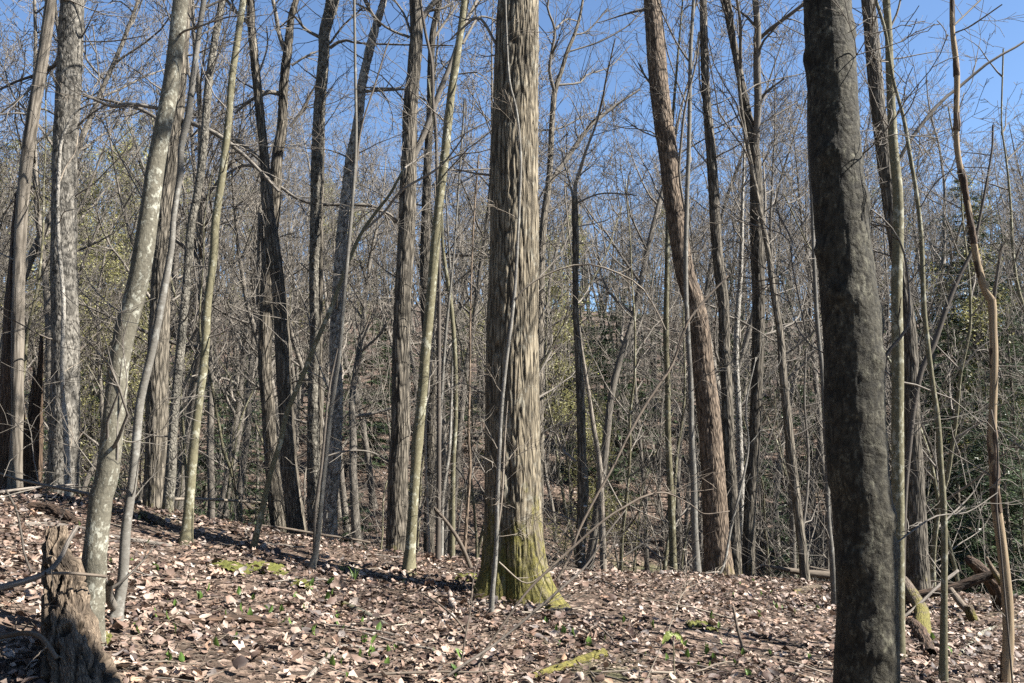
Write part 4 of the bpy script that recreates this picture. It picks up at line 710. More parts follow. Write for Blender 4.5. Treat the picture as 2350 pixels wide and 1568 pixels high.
log('leaning_long_pole', 'long grey pole leaning far right from the massive oak foot', [(1275, 1338, 6.5), (1305, 1280, 6.5), (1330, 1214, 6.5), (1367, 1141, 5.8), (1403, 1078, 5.8), (1440, 1003, 5.8), (1477, 937, 6.5), (1513, 882, 6.5), (1543, 835, 5.8), (1575, 747, 5.8), (1612, 695, 5.0), (1671, 633, 3.6)], 'stick', 'sapling', D=(D3, D3 + 0.6), n=60, kids=9, seed=63, klen=0.7)
log('thin_wand', 'thin upright wand leaning right in front of the arched stick', [(1052, 1565, 4), (1070, 1450, 4), (1080, 1400, 3), (1086, 1330, 3), (1098, 1285, 2)], 'stick', 'sapling', D=(6.1, 6.4), n=24, kids=4, seed=64, klen=0.25)
log('pale_forked_seedling', 'pale slender seedling forking near its top below the red-brown tree', [(1480, 1568, 2.9), (1510, 1500, 2.9), (1540, 1430, 2.9), (1560, 1375, 2.2), (1582, 1348, 2.2), (1632, 1330, 1.4)], 'palestick', 'sapling', D=(6.2, 6.6), n=30, kids=6, seed=65, klen=0.35)
log('bowed_sapling', 'bowed sapling curving up right beside the forked dark tree', [(1630, 1345, 5.8), (1660, 1300, 5.8), (1680, 1200, 5.8), (1705, 1100, 5.0), (1718, 1020, 4.3), (1712, 930, 3.6), (1735, 820, 2.9)], 'beech', 'sapling', D=(11.0, 11.4), n=40, kids=6, seed=66, klen=0.6)

# ------------------------------------------------------------------ wood beyond: shared variants, one object per tree
def make_variant(seed, Ht, r0, limbs, maxlvl, kids, low=0.35, kink=0.16, sides=9, bend=0.05, rmin=0.006):
    rng = np.random.RandomState(seed); pts = [np.array([0, 0, -0.3])]; d = np.array([rng.normal(0, 0.07), rng.normal(0, 0.07), 1.0])
    n = 22; rr = [r0*1.25]
    for i in range(1, n):
        d = nrm(d + np.array([rng.normal(0, bend), rng.normal(0, bend), 0.02])); pts.append(pts[-1] + d*(Ht + 0.3)/(n - 1)); rr.append(max(r0*(1 - 0.9*(i/(n - 1))**1.1), 0.012))
    me, p, r, s = trunk_mesh('tree_trunk', np.array(pts), np.array(rr), sides, 40, np.zeros(3), 0.05, flare=0.3, seed=seed)
    tb = Tubes()
    for k in range(limbs):
        t = low + (0.98 - low)*(k + rng.rand())/limbs; i = int(t*39); az = rng.uniform(0, 2*math.pi); el = rng.uniform(0.25, 1.05)
        dd = np.array([math.cos(az)*math.cos(el), math.sin(az)*math.cos(el), math.sin(el)])
        grow(tb, rng, p[i], dd, Ht*rng.uniform(0.13, 0.30)*(1.25 - 0.7*t), max(r[i]*0.55, 0.014), 0, maxlvl, up=0.09, kink=kink, kids=kids, rmin=rmin)
    return me, tb
def put(name, label, cat, group, parts, loc, rz, sc):
    e = thing(name, loc, label, cat, group); e.rotation_euler = (0, 0, rz); e.scale = (sc, sc, sc)
    for nm, me, mt in parts: obj(nm, me, mt, e)
    return e
VAR = []
for k in range(9):
    me, tb = make_variant(100 + k, 15 + (k % 3)*1.8, 0.10 + 0.022*(k % 4), 16, 3, (5, 4, 3, 2), low=0.38 + 0.04*(k % 3))
    VAR.append([('trunk', me, M['far']), ('crown', tb.mesh('bare_crown'), M['twig'])])
SAPV = []
for k in range(6):
    me, tb = make_variant(140 + k, 6.5 + 0.6*k, 0.028 + 0.005*k, 14, 2, (4, 3, 2), low=0.15, kink=0.13, sides=6, bend=0.07, rmin=0.004)
    SAPV.append([('trunk', me, M['far'] if k % 2 else M['green']), ('crown', tb.mesh('sapling_crown'), M['twig'])])
# young-leaf crowns
def leaf_cloud(pts, rng, n_per, size, spread, cols, flat=0.6):
    pts = np.repeat(pts, n_per, 0); n = len(pts); c = pts + rng.normal(0, spread, (n, 3)); s = size*rng.uniform(0.6, 1.4, n)
    a = nrm(rng.normal(0, 1, (n, 3))*np.array([1, 1, flat])); b = nrm(np.cross(a, rng.normal(0, 1, (n, 3))))
    V = np.stack([c - a*s[:, None], c + b*s[:, None]*0.5, c + a*s[:, None], c - b*s[:, None]*0.5], 1)
    col = np.ones((n, 4)); w = rng.rand(n)[:, None]; cc = np.asarray(cols); col[:, :3] = (cc[0]*(1 - w) + cc[1]*w)*rng.uniform(0.75, 1.2, (n, 1))
    return V.reshape(-1, 3), np.arange(n*4).reshape(-1, 4), np.repeat(col, 4, 0)
LEAFV = []
for k in range(3):
    me, tb = make_variant(170 + k, 11 + 2*k, 0.075 + 0.015*k, 18, 3, (5, 4, 3, 2), low=0.22, sides=8)
    tips = np.concatenate([np.stack([l[0][-1] for l in L]) for (n, sd), L in tb.g.items() if n == 4])
    rng = np.random.RandomState(171 + k)
    V, Q, C = leaf_cloud(tips[rng.rand(len(tips)) < 0.9], rng, 5, 0.058, 0.15, [(0.17, 0.165, 0.055), (0.30, 0.285, 0.125)])
    LEAFV.append([('trunk', me, M['far']), ('crown', tb.mesh('leafing_crown'), M['twig']), ('foliage', mesh_from('young_leaves', V, Q, smooth=False, col=C), M['spring'])])
def hemlock(seed, Ht, r0, nb, per):
    rng = np.random.RandomState(seed)
    pts = np.array([[0, 0, -0.3], [0.02, 0, Ht*0.3], [0, 0.02, Ht*0.65], [0, 0, Ht]]); me, p, r, s = trunk_mesh('hemlock_trunk', pts, np.array([r0*1.2, r0*0.8, r0*0.45, 0.01]), 9, 30, np.zeros(3), 0.04, seed=seed)
    tb = Tubes(); Vs, Qs, Cs, o = [], [], [], 0
    for k in range(nb):
        t = 0.06 + 0.92*((k + rng.rand())/nb)**0.9; z = Ht*t; az = rng.uniform(0, 2*math.pi); L = Ht*0.27*(1 - t)**0.7*rng.uniform(0.6, 1.15) + 0.12
        d = np.array([math.cos(az), math.sin(az), 0.12]); m = 7; q = np.linspace(0, 1, m)[:, None]
        bp = np.array([0, 0, z]) + d*L*q + np.array([0, 0, -1])*L*0.28*q**2
        tb.add(bp, np.linspace(max(0.012*L, 0.006), 0.003, m), 3)
        side = np.cross(d, [0, 0, 1]); side /= np.linalg.norm(side); nn = max(int(1.5*per*L), 10)
        tt = rng.uniform(0.12, 1, nn); bx = np.stack([np.interp(tt, q[:, 0], bp[:, c]) for c in range(3)], 1)
        sg = rng.choice([-1, 1], nn)[:, None]; ln = L*rng.uniform(0.12, 0.42, nn)[:, None]*(1.1 - 0.7*tt[:, None])
        for sub in (0.35, 0.7, 1.0):                                    # flat sprays: three leaflets along each side twig
            c = bx + side*sg*ln*sub + d*ln*0.55*sub + np.array([0, 0, -1])*ln*0.22*sub + rng.normal(0, 0.02, (nn, 3))
            a = nrm(side*sg + d*0.7 + rng.normal(0, 0.25, (nn, 3)) + np.array([0, 0, -0.25])); b = nrm(np.cross(a, np.array([0, 0, 1.0]) + rng.normal(0, 0.35, (nn, 3))))
            sl = (0.035 + 0.17*ln)*rng.uniform(0.6, 1.2, (nn, 1))
            V = np.stack([c - a*sl, c + b*sl*0.26, c + a*sl, c - b*sl*0.26], 1); Vs.append(V.reshape(-1, 3)); Qs.append(np.arange(nn*4).reshape(-1, 4) + o); o += nn*4
            col = np.ones((nn, 4)); w = rng.rand(nn, 1)**1.5; col[:, :3] = np.array([0.026, 0.042, 0.022])*(1 - w) + np.array([0.062, 0.088, 0.038])*w; Cs.append(np.repeat(col, 4, 0))
    return [('trunk', me, M['furrow']), ('branches', tb.mesh('hemlock_branches'), M['twigdark']), ('foliage', mesh_from('hemlock_needles', np.concatenate(Vs), np.concatenate(Qs), smooth=False, col=np.concatenate(Cs)), M['needle'])]
HEM = [hemlock(200, 13.0, 0.17, 150, 26), hemlock(201, 6.5, 0.08, 90, 34), hemlock(202, 2.6, 0.03, 50, 50), hemlock(203, 9.0, 0.11, 110, 28)]

LM = [(40, 'splintered snag'), (145, 'thick pitted trunk'), (285, 'leaning maple'), (465, 'slim greenish tree'), (640, 'crossing pair of trunks'), (722, 'straight shaggy birch'), (785, 'leaning shaggy birch'), (922, 'straight oak'), (980, 'smooth olive tree'), (1178, 'massive oak'), (1328, 'broken-topped tree'), (1600, 'red-brown leaning tree'), (1738, 'forked dark tree'), (1962, 'thick dark warty trunk'), (2130, 'yellowish sapling'), (2280, 'peeled snag')]
def beyond(x, y):
    fx = (x/y*FPX*1.0 + W/2)/K; return min(LM, key=lambda q: abs(q[0] - fx))[1]
def build_word(v, s_): r_ = (0.10 + 0.022*(v % 4))*s_; return 'slender' if r_ < 0.09 else 'stout' if r_ > 0.125 else 'medium'
def bare(x, y, hollow):
    v = rg2.randrange(9); s_ = rg2.uniform(0.55, 0.92) if hollow else rg2.uniform(0.62, 1.02)
    put('bare_tree', build_word(v, s_) + ' bare tree ' + ('down in the hollow' if hollow else 'on the lower far slope' if y < 55 else 'high on the far slope') + ' beyond the ' + beyond(x, y), 'tree', 'bare trees in the hollow' if hollow else 'bare trees on the far hillside', VAR[v], (x, y, tz(x, y)), rg2.uniform(0, 6.28), s_)
def thin(x, y):
    v = rg2.randrange(6); put('sapling', ['grey', 'olive'][v % 2 == 0] + ' thin bare sapling ' + ('just behind the crest' if y < 18 else 'down in the hollow') + ' beyond the ' + beyond(x, y), 'sapling', 'bare saplings behind the crest', SAPV[v], (x, y, tz(x, y)), rg2.uniform(0, 6.28), rg2.uniform(0.6, 1.15))
rg2 = random.Random(11); taken = []
def free(x, y, dmin):
    for a, b, d in taken:
        if (a - x)**2 + (b - y)**2 < (0.5*(dmin + d))**2: return False
    return True
def scatter(n, ylo, yhi, dmin, fn, xk=0.66, pw=1.0, xr=None):
    made = tries = 0
    while made < n and tries < n*60:
        tries += 1; y = ylo + (yhi - ylo)*rg2.random()**pw; hw = xk*y + 2.0
        x = rg2.uniform(-hw, hw) if xr is None else rg2.uniform(xr[0]*hw, xr[1]*hw)
        if not free(x, y, dmin*(0.6 + y/60)): continue
        taken.append((x, y, dmin*(0.6 + y/60))); fn(x, y); made += 1
# hemlocks placed by what the photograph shows: (fx, depth, kind, scale)
for k, (fx, d, v, s_) in enumerate([(2255, 27, 0, 0.98), (2330, 22, 3, 0.9), (2190, 24, 1, 1.2), (2270, 18, 1, 0.9), (2110, 30, 3, 0.9), (2340, 34, 0, 0.9), (2150, 19, 2, 1.2), (2240, 16.5, 2, 1.1),
        (1420, 34, 3, 0.95), (1370, 30, 1, 1.0), (1500, 40, 3, 1.0), (1290, 42, 3, 0.8), (820, 19, 2, 1.15), (850, 33, 1, 1.0), (760, 38, 3, 0.75), (480, 24, 1, 0.85), (545, 27, 1, 0.9),
        (210, 26, 1, 1.0), (90, 22, 1, 0.7), (20, 28, 3, 0.8), (330, 36, 3, 0.8), (1000, 40, 3, 0.7), (1740, 26, 1, 0.8), (1800, 21, 2, 1.2), (620, 21, 2, 1.1), (260, 18, 2, 1.0), (1860, 34, 3, 0.8), (1640, 36, 1, 1.2), (1330, 48, 3, 1.0), (1390, 38, 3, 0.85), (1180, 46, 3, 0.9), (900, 46, 3, 0.9), (700, 50, 3, 0.9), (560, 34, 3, 0.7), (430, 42, 3, 0.85), (1690, 44, 3, 1.0), (1800, 40, 3, 1.0), (2050, 36, 3, 1.0), (2210, 42, 0, 0.9), (2300, 17, 1, 0.8), (150, 40, 3, 0.8), (1050, 36, 1, 0.9)]):
    p = P(fx, 1000, d); taken.append((p[0], d, 1.2)); z = tz(p[0], d)
    lab = {0: 'tall dark evergreen hemlock standing beyond the fallen logs', 1: 'young green hemlock with drooping sprays beyond the ' + beyond(p[0], d), 2: 'small green hemlock seedling beyond the ' + beyond(p[0], d), 3: 'middle-sized dark green hemlock on the far slope beyond the ' + beyond(p[0], d)}[v]
    put('hemlock_seedling' if v == 2 else 'hemlock_tree', lab, 'hemlock', ['tall hemlocks', 'young hemlocks in the hollow', 'hemlock seedlings', 'hemlocks on the far slope'][v], HEM[v], (p[0], d, z), rg2.uniform(0, 6.28), s_*rg2.uniform(0.92, 1.08))
# trees in young leaf: (fx, depth, variant, scale)
for k, (fx, d, v, s_) in enumerate([(60, 30, 2, 0.9), (20, 36, 1, 1.0), (190, 34, 1, 0.95), (250, 38, 2, 0.85), (110, 44, 2, 1.0), (310, 42, 1, 0.9), (230, 50, 2, 1.0), (560, 46, 1, 0.9), (690, 44, 0, 0.95), (1275, 27, 1, 0.72), (1310, 30, 0, 0.8), (1250, 33, 1, 0.8), (1120, 38, 0, 0.9),
        (1330, 21, 0, 0.45), (1420, 23, 0, 0.42), (2140, 50, 2, 0.9), (2320, 26, 0, 0.8), (2345, 46, 1, 1.0), (450, 52, 1, 1.0), (830, 52, 0, 1.0), (1580, 50, 1, 0.8), (40, 25, 0, 0.8), (150, 28, 1, 0.75), (270, 30, 0, 0.9), (215, 25, 0, 0.7), (0, 32, 1, 0.95), (90, 38, 1, 0.9), (380, 36, 0, 0.9), (340, 46, 2, 0.9)]):
    p = P(fx, 1000, d); taken.append((p[0], d, 1.5))
    near = d < 34 and fx > 1200
    put('leafing_tree', 'small tree in fresh yellow-green leaf just right of the massive oak' if (near and fx < 1500) else ['low', 'middling', 'tall'][v] + ' tree hazed with yellow-green new leaves beyond the ' + beyond(p[0], d), 'tree',
        'leafing trees right of the oak' if (near and fx < 1500) else 'leafing trees on the far slope', LEAFV[v], (p[0], d, tz(p[0], d)), rg2.uniform(0, 6.28), s_)
scatter(85, 15.5, 34, 1.15, lambda x, y: bare(x, y, True))
scatter(200, 32, 82, 1.5, lambda x, y: bare(x, y, False), pw=0.9)
scatter(120, 13.2, 30, 0.55, thin)
# the rest of the far wood, beyond counting: one mass of stems and twigs
rng = np.random.RandomState(77); tb = Tubes(); tcount = 0
while tcount < 430:
    y = rng.uniform(40, 135); x = rng.uniform(-0.68*y, 0.68*y); z = tz(x, y); Ht = rng.uniform(7.5, 12.5); p = np.array([x, y, z - 0.3]); n = 7
    d = np.array([rng.normal(0, 0.08), rng.normal(0, 0.08), 1.0]); pts = [p]
    for i in range(n - 1): d = nrm(d + rng.normal(0, 0.05, 3)); pts.append(pts[-1] + d*Ht/(n - 1))
    pts = np.array(pts); r0 = rng.uniform(0.06, 0.14); tb.add(pts, np.linspace(r0, 0.02, n), 4); tcount += 1
    for _ in range(8):
        t = rng.uniform(0.15, 1)*(n - 1.01); i = int(t); q = pts[i] + (pts[i+1] - pts[i])*(t - i); az = rng.uniform(0, 6.28); el = rng.uniform(0.4, 1.1)
        grow(tb, rng, q, np.array([math.cos(az)*math.cos(el), math.sin(az)*math.cos(el), math.sin(el)]), rng.uniform(1.5, 3.5), 0.028, 2, 3, kids=(3, 3, 3), rmin=0.010, up=0.08)
tag(obj('far_wood', tb.mesh('far_wood'), M['far']), 'hazy mass of far bare trees filling the upper hillside', 'woods', kind='stuff')
# brush: thin stems and fallen sticks all over the hollow and slope
tb = Tubes(); tb2 = Tubes()
for k in range(1350):
    y = 12.6 + 34*rng.rand()**1.5; x = rng.uniform(-0.66*y - 1, 0.66*y + 1); z = tz(x, y); az = rng.uniform(0, 6.28); el = rng.uniform(0.35, 1.5)
    grow(tb, rng, np.array([x, y, z - 0.05]), np.array([math.cos(az)*math.cos(el), math.sin(az)*math.cos(el), math.sin(el)]), rng.uniform(0.5, 2.6), rng.uniform(0.004, 0.011), 2, 3, kids=(3, 3, 3, 2), kink=0.2, up=0.0, rmin=0.003)
tag(obj('undergrowth', tb.mesh('undergrowth'), M['twig']), 'tangled bare brush and brambles filling the hollow behind the crest', 'brush', kind='stuff')
for k in range(520):
    y = 13 + 40*rng.rand()**1.3; x = rng.uniform(-0.66*y - 1, 0.66*y + 1); az = rng.uniform(0, 6.28); L = rng.uniform(0.8, 4.0)
    sy = max(math.sin(az), -0.1)
    q = np.stack([x + math.cos(az)*L*np.linspace(0, 1, 5), y + sy*L*np.linspace(0, 1, 5)], 1); zz = terrain(q[:, 0], q[:, 1]) + 0.05 + rng.rand()*0.5*np.linspace(0, 1, 5) + rng.normal(0, 0.04, 5)
    r_ = rng.choice([0.015, 0.025, 0.04, 0.08]); tb2.add(np.column_stack([q, zz]), r_*np.array([0.02, 1, 0.85, 0.6, 0.02]), 6)
tag(obj('fallen_deadwood', tb2.mesh('fallen_deadwood'), M['stick']), 'scattered fallen dead branches on the far slope and hollow', 'deadwood', kind='stuff')
# unseen trees added beside the viewpoint to shade the ground and thick dark trunk
for k, (x, y, v, s_) in enumerate([(3.92, 3.03, 3, 1.3), (12.5, 1.0, 6, 1.1)]):
    put('bare_tree', 'unseen bare grey tree added for its shade, out past the peeled snag', 'tree', 'bare trees added for shade', VAR[v], (x, y, tz(x, y)), 1.3*k, s_)

for k in range(34):  # unseen trees around the viewpoint; every third a hemlock added to dim skylight
    for _ in range(40):
        a_ = rg2.uniform(math.radians(115), math.radians(290)); q_ = rg2.uniform(4.5, 26); x = q_*math.cos(a_) - 1.0; y = q_*math.sin(a_) + 1.0
        if (y < 1.0 or x < -0.66*y - 3.0) and free(x, y, 1.6): break
    taken.append((x, y, 1.6)); ev = k % 3 == 0; v = rg2.choice([0, 3]) if ev else rg2.randrange(9)
    put('hemlock_tree' if ev else 'bare_tree', 'unseen dark hemlock added to dim skylight, out past the splintered snag' if ev else 'bare grey tree in the wood around the viewpoint, out past the splintered snag', 'hemlock' if ev else 'tree', 'hemlocks added around the viewpoint' if ev else 'bare trees around the viewpoint', HEM[v] if ev else VAR[v], (x, y, tz(x, y)), rg2.uniform(0, 6.28), rg2.uniform(0.9, 1.2))

# ------------------------------------------------------------------ leaf litter
def leaf_template(kind, seed, st):
    """a leaf 1 long: midrib + two lobed sides, folded and curled; returns verts, quads"""
    rng = np.random.RandomState(seed); t = np.linspace(0, 1, st); env = np.sin(np.pi*np.clip(t*0.96 + 0.02, 0, 1))**0.7
    if kind == 'oak': w = env*(0.30 + 0.14*np.cos(2*np.pi*(3.5*t + 0.1)))*(0.7 + 0.5*t)
    elif kind == 'maple': w = env*(0.44 + 0.17*np.cos(2*np.pi*(2.5*t)))
    else: w = env*0.27
    fold = rng.uniform(0.1, 0.9); curl = rng.uniform(-0.55, 0.75); tw = rng.uniform(-0.5, 0.5); wav = rng.uniform(0.02, 0.09)
    V = []
    for side, q in ((-1, 1.0), (0, 0.0), (1, 1.0)):
        x = side*w*(1 + 0.12*rng.normal(0, 1, st)); zf = np.abs(x)*fold*rng.uniform(0.6, 1.3); y = t - 0.5 + q*0.03*rng.normal(0, 1, st)
        z = zf + curl*(t - 0.5)**2 + tw*x*(t - 0.5)*2 + wav*rng.normal(0, 1, st)*q
        V.append(np.stack([x, y, z], 1))
    V = np.concatenate(V); i = np.arange(st - 1); Q = np.concatenate([np.stack([i, i + st, i + st + 1, i + 1], 1), np.stack([i + st, i + 2*st, i + 2*st + 1, i + st + 1], 1)])
    V[:, 2] -= V[:, 2].min(); return V, Q
PAL = 0.60*np.array([(0.47, 0.36, 0.29), (0.36, 0.26, 0.205), (0.50, 0.42, 0.36), (0.24, 0.16, 0.12), (0.13, 0.085, 0.066), (0.32, 0.275, 0.25), (0.07, 0.048, 0.04), (0.42, 0.27, 0.18)])
PW = np.array([0.21, 0.17, 0.07, 0.17, 0.20, 0.04, 0.14, 0.03]); PW /= PW.sum()
def litter_mesh(name, n, ylo, yhi, size, st, seed, lift, xk=0.66, pw=1.0, spread=2.0, tone=1.0, extra=False):
    rng = np.random.RandomState(seed); tmpl = [leaf_template(['oak', 'maple', 'plain'][k % 3], seed + k, st) for k in range(9)]
    y = ylo + (yhi - ylo)*rng.rand(n)**pw; hw = xk*y + spread; x = rng.uniform(-1, 1, n)*hw
    dens = vn2(x, y, 0.9, 12.5) + 0.6*vn2(x, y, 2.6, 3.5); keep = rng.rand(n) < np.clip(0.85 + 0.9*dens, 0.14, 1); x, y = x[keep], y[keep]
    if extra:                                              # leaves banked against the feet of the trees
        for bx_, by_, br_ in BASES:
            if by_ < 13.0:
                k_ = int(26 + 160*br_); a_ = rng.uniform(0, 6.28, k_); q_ = br_*1.25 + np.abs(rng.normal(0, 0.07, k_)); x = np.append(x, bx_ + q_*np.cos(a_)); y = np.append(y, by_ + q_*np.sin(a_))
    n = len(x)
    z = terrain(x, y) + lift*rng.rand(n)**1.3; s = size*np.clip(rng.lognormal(0, 0.36, n), 0.35, 1.9)
    e = 0.15; nx_ = -(terrain(x + e, y) - terrain(x - e, y))/(2*e); ny_ = -(terrain(x, y + e) - terrain(x, y - e))/(2*e)
    up = nrm(np.stack([nx_, ny_, np.ones(n)], 1) + rng.normal(0, 0.42, (n, 3))*np.array([1, 1, 0.2])); flip = np.where(rng.rand(n) < 0.3, -1.0, 1.0)
    f = nrm(np.cross(up, rng.normal(0, 1, (n, 3)))); g = np.cross(f, up); which = rng.randint(0, 9, n)
    dk = np.clip(0.5 + 0.9*vn2(x, y, 0.75, 21.5), 0, 1); ci = rng.choice(len(PAL), n, p=PW); darker = rng.rand(n) < 0.45*dk; ci[darker] = rng.choice([3, 4, 6], darker.sum())
    c3 = tone*PAL[ci]*rng.uniform(0.75, 1.2, (n, 1))
    Vs, Qs, Cs, o = [], [], [], 0
    for k in range(9):
        m = np.where(which == k)[0]; V, Q = tmpl[k]; nv = len(V)
        W_ = (V[None, :, 0, None]*g[m][:, None] + V[None, :, 1, None]*f[m][:, None] + (V[None, :, 2, None]*flip[m][:, None, None])*up[m][:, None])*s[m][:, None, None]
        W_ = W_ + np.stack([x[m], y[m], z[m] + np.where(flip[m] < 0, 0.25*s[m], 0)], 1)[:, None]
        Vs.append(W_.reshape(-1, 3)); Qs.append((Q[None] + (np.arange(len(m))*nv)[:, None, None] + o).reshape(-1, 4)); o += len(m)*nv
        cc = np.ones((len(m), nv, 4)); cc[..., :3] = c3[m][:, None]; Cs.append(cc.reshape(-1, 4))
    return mesh_from(name, np.concatenate(Vs), np.concatenate(Qs), smooth=True, col=np.concatenate(Cs))
tag(obj('leaf_litter', litter_mesh('leaf_litter', 47000, 4.0, 13.4, 0.052, 4, 300, 0.06, extra=True), M['litter'], floor_o), kind='stuff')
tag(obj('leaf_crumbs', litter_mesh('leaf_crumbs', 27000, 4.0, 12.5, 0.027, 3, 340, 0.05, tone=0.55), M['litter'], floor_o), kind='stuff')
tag(obj('slope_litter', litter_mesh('slope_litter', 26000, 12.8, 48, 0.12, 3, 380, 0.08, pw=1.5, tone=0.8), M['litter'], floor_o), kind='stuff')
# the 300 fallen leaves that show largest, each its own piece
BIG = []
for k in range(10):
    V, Q = leaf_template(['oak', 'maple', 'oak', 'plain'][k % 4], 500 + k, 13)
    stem = np.array([[0, -0.5, 0.02], [0.012, -0.5, 0.02], [0.02, -0.72, 0.05], [0.008, -0.72, 0.05]])
    BIG.append(mesh_from('fallen_leaf', np.concatenate([V, stem]), np.concatenate([Q, [[len(V), len(V) + 1, len(V) + 2, len(V) + 3]]]), smooth=False)); BIG[-1].materials.append(M['dryleaf'])
rng = np.random.RandomState(520)
for k in range(300):
    y = 4.9 + 4.2*rng.rand()**1.4; x = rng.uniform(-0.64*y, 0.64*y); z = tz(x, y)
    o = obj('fallen_leaf', BIG[k % 10], None, floor_o, (x, y, z + rng.uniform(0.012, 0.035))); s = rng.uniform(0.085, 0.15)
    o.scale = (s, s, s); o.rotation_euler = (rng.normal(0, 0.25), rng.normal(0, 0.25) + (math.pi if rng.rand() < 0.3 else 0), rng.uniform(0, 6.28))
# twigs: the larger ones singly, the rest as litter
for k in range(120):
    y = 5.0 + 6.5*rng.rand()**1.1; x = rng.uniform(-0.6*y, 0.6*y); az = rng.uniform(0, 6.28); L = rng.uniform(0.2, 1.15); n = 7; t = np.linspace(0, 1, n)
    px = x + math.cos(az)*L*t + rng.normal(0, 0.012, n); py = y + math.sin(az)*L*t + rng.normal(0, 0.012, n); pz = terrain(px, py) + 0.022 + rng.rand()*0.03 + rng.normal(0, 0.006, n); pz[[0, -1]] -= 0.01
    tb = Tubes(); r_ = rng.uniform(0.0035, 0.011); tb.add(np.column_stack([px, py, pz]), np.linspace(r_, r_*0.5, n), 6)
    if rng.rand() < 0.5: grow(tb, rng, np.array([px[3], py[3], pz[3]]), np.array([math.cos(az + 0.6), math.sin(az + 0.6), 0.1]), L*0.4, r_*0.6, 3, 3, up=0.0)
    o = obj('fallen_twig', tb.mesh('fallen_twig', (x, y, tz(x, y))), M[['stick', 'greystick', 'palestick', 'twigdark'][k % 4]], None, (x, y, tz(x, y)))
    tag(o, ['thin brown twig', 'thin grey twig', 'thin pale twig', 'thin blackish twig'][k % 4] + ' lying on the dry leaves', 'twig', ['brown twigs', 'grey twigs', 'pale twigs', 'blackish twigs'][k % 4] + ' on the ground')
tb = Tubes()
for k in range(3600):
    y = 4.6 + 8.5*rng.rand(); x = rng.uniform(-0.66*y - 0.6, 0.66*y + 0.6); az = rng.uniform(0, 6.28); L = rng.uniform(0.06, 0.3); t = np.linspace(0, 1, 4)
    px = x + math.cos(az)*L*t; py = y + math.sin(az)*L*t + rng.normal(0, 0.008, 4); tb.add(np.column_stack([px, py, terrain(px, py) + rng.uniform(0.015, 0.045) + rng.normal(0, 0.006, 4)]), np.full(4, rng.uniform(0.0015, 0.0035)), 3)
tag(obj('twig_litter', tb.mesh('twig_litter'), M['stick'], floor_o), kind='stuff')

# ------------------------------------------------------------------ small plants, stones, moss
def sprout_mesh(name, seed, nleaf=1):
    rng = np.random.RandomState(seed); Vs, Qs, o = [], [], 0
    for q in range(nleaf):
        st = 9; t = np.linspace(0, 1, st); w = 0.30*np.sin(np.pi*np.clip(t, 0.02, 0.985)**0.8)**0.85; fold = rng.uniform(0.35, 0.9); bend = rng.uniform(0.05, 0.5); az = rng.uniform(0, 6.28); tilt = rng.uniform(0.05, 0.6)
        cols = []
        for sd_ in (-1, -0.5, 0, 0.5, 1): cols.append(np.stack([sd_*w, np.abs(sd_)*w*fold - bend*t**2 + 0.15*0, t], 1))
        V = np.concatenate(cols); R = np.array([[1, 0, 0], [0, math.cos(tilt), math.sin(tilt)], [0, -math.sin(tilt), math.cos(tilt)]]); V = V @ R.T
        V[:, 2] += 0.35; stem = np.array([[-0.02, 0, -0.25], [0.02, 0, -0.25], [0.012, 0, 0.4], [-0.012, 0, 0.4], [0, -0.02, -0.25], [0, 0.02, -0.25], [0, 0.012, 0.4], [0, -0.012, 0.4]])
        c, s = math.cos(az), math.sin(az); V = np.concatenate([V, stem]); V[:, :2] = V[:, :2] @ np.array([[c, s], [-s, c]]); V[:, 0] += 0.15*q*math.cos(az*2); V[:, 1] += 0.15*q*math.sin(az*2)
        i = np.arange(st - 1); Q = np.concatenate([np.stack([i + a*st, i + (a + 1)*st, i + (a + 1)*st + 1, i + a*st + 1], 1) for a in range(4)] + [np.array([[5*st, 5*st + 1, 5*st + 2, 5*st + 3], [5*st + 4, 5*st + 5, 5*st + 6, 5*st + 7]])])
        Vs.append(V); Qs.append(Q + o); o += len(V)
    me = mesh_from(name, np.concatenate(Vs), np.concatenate(Qs), smooth=True); me.materials.append(M['sprout']); return me
S1 = [sprout_mesh('sprout', 600 + k, 1) for k in range(6)]; S2 = [sprout_mesh('sprout', 620 + k, 2) for k in range(4)]
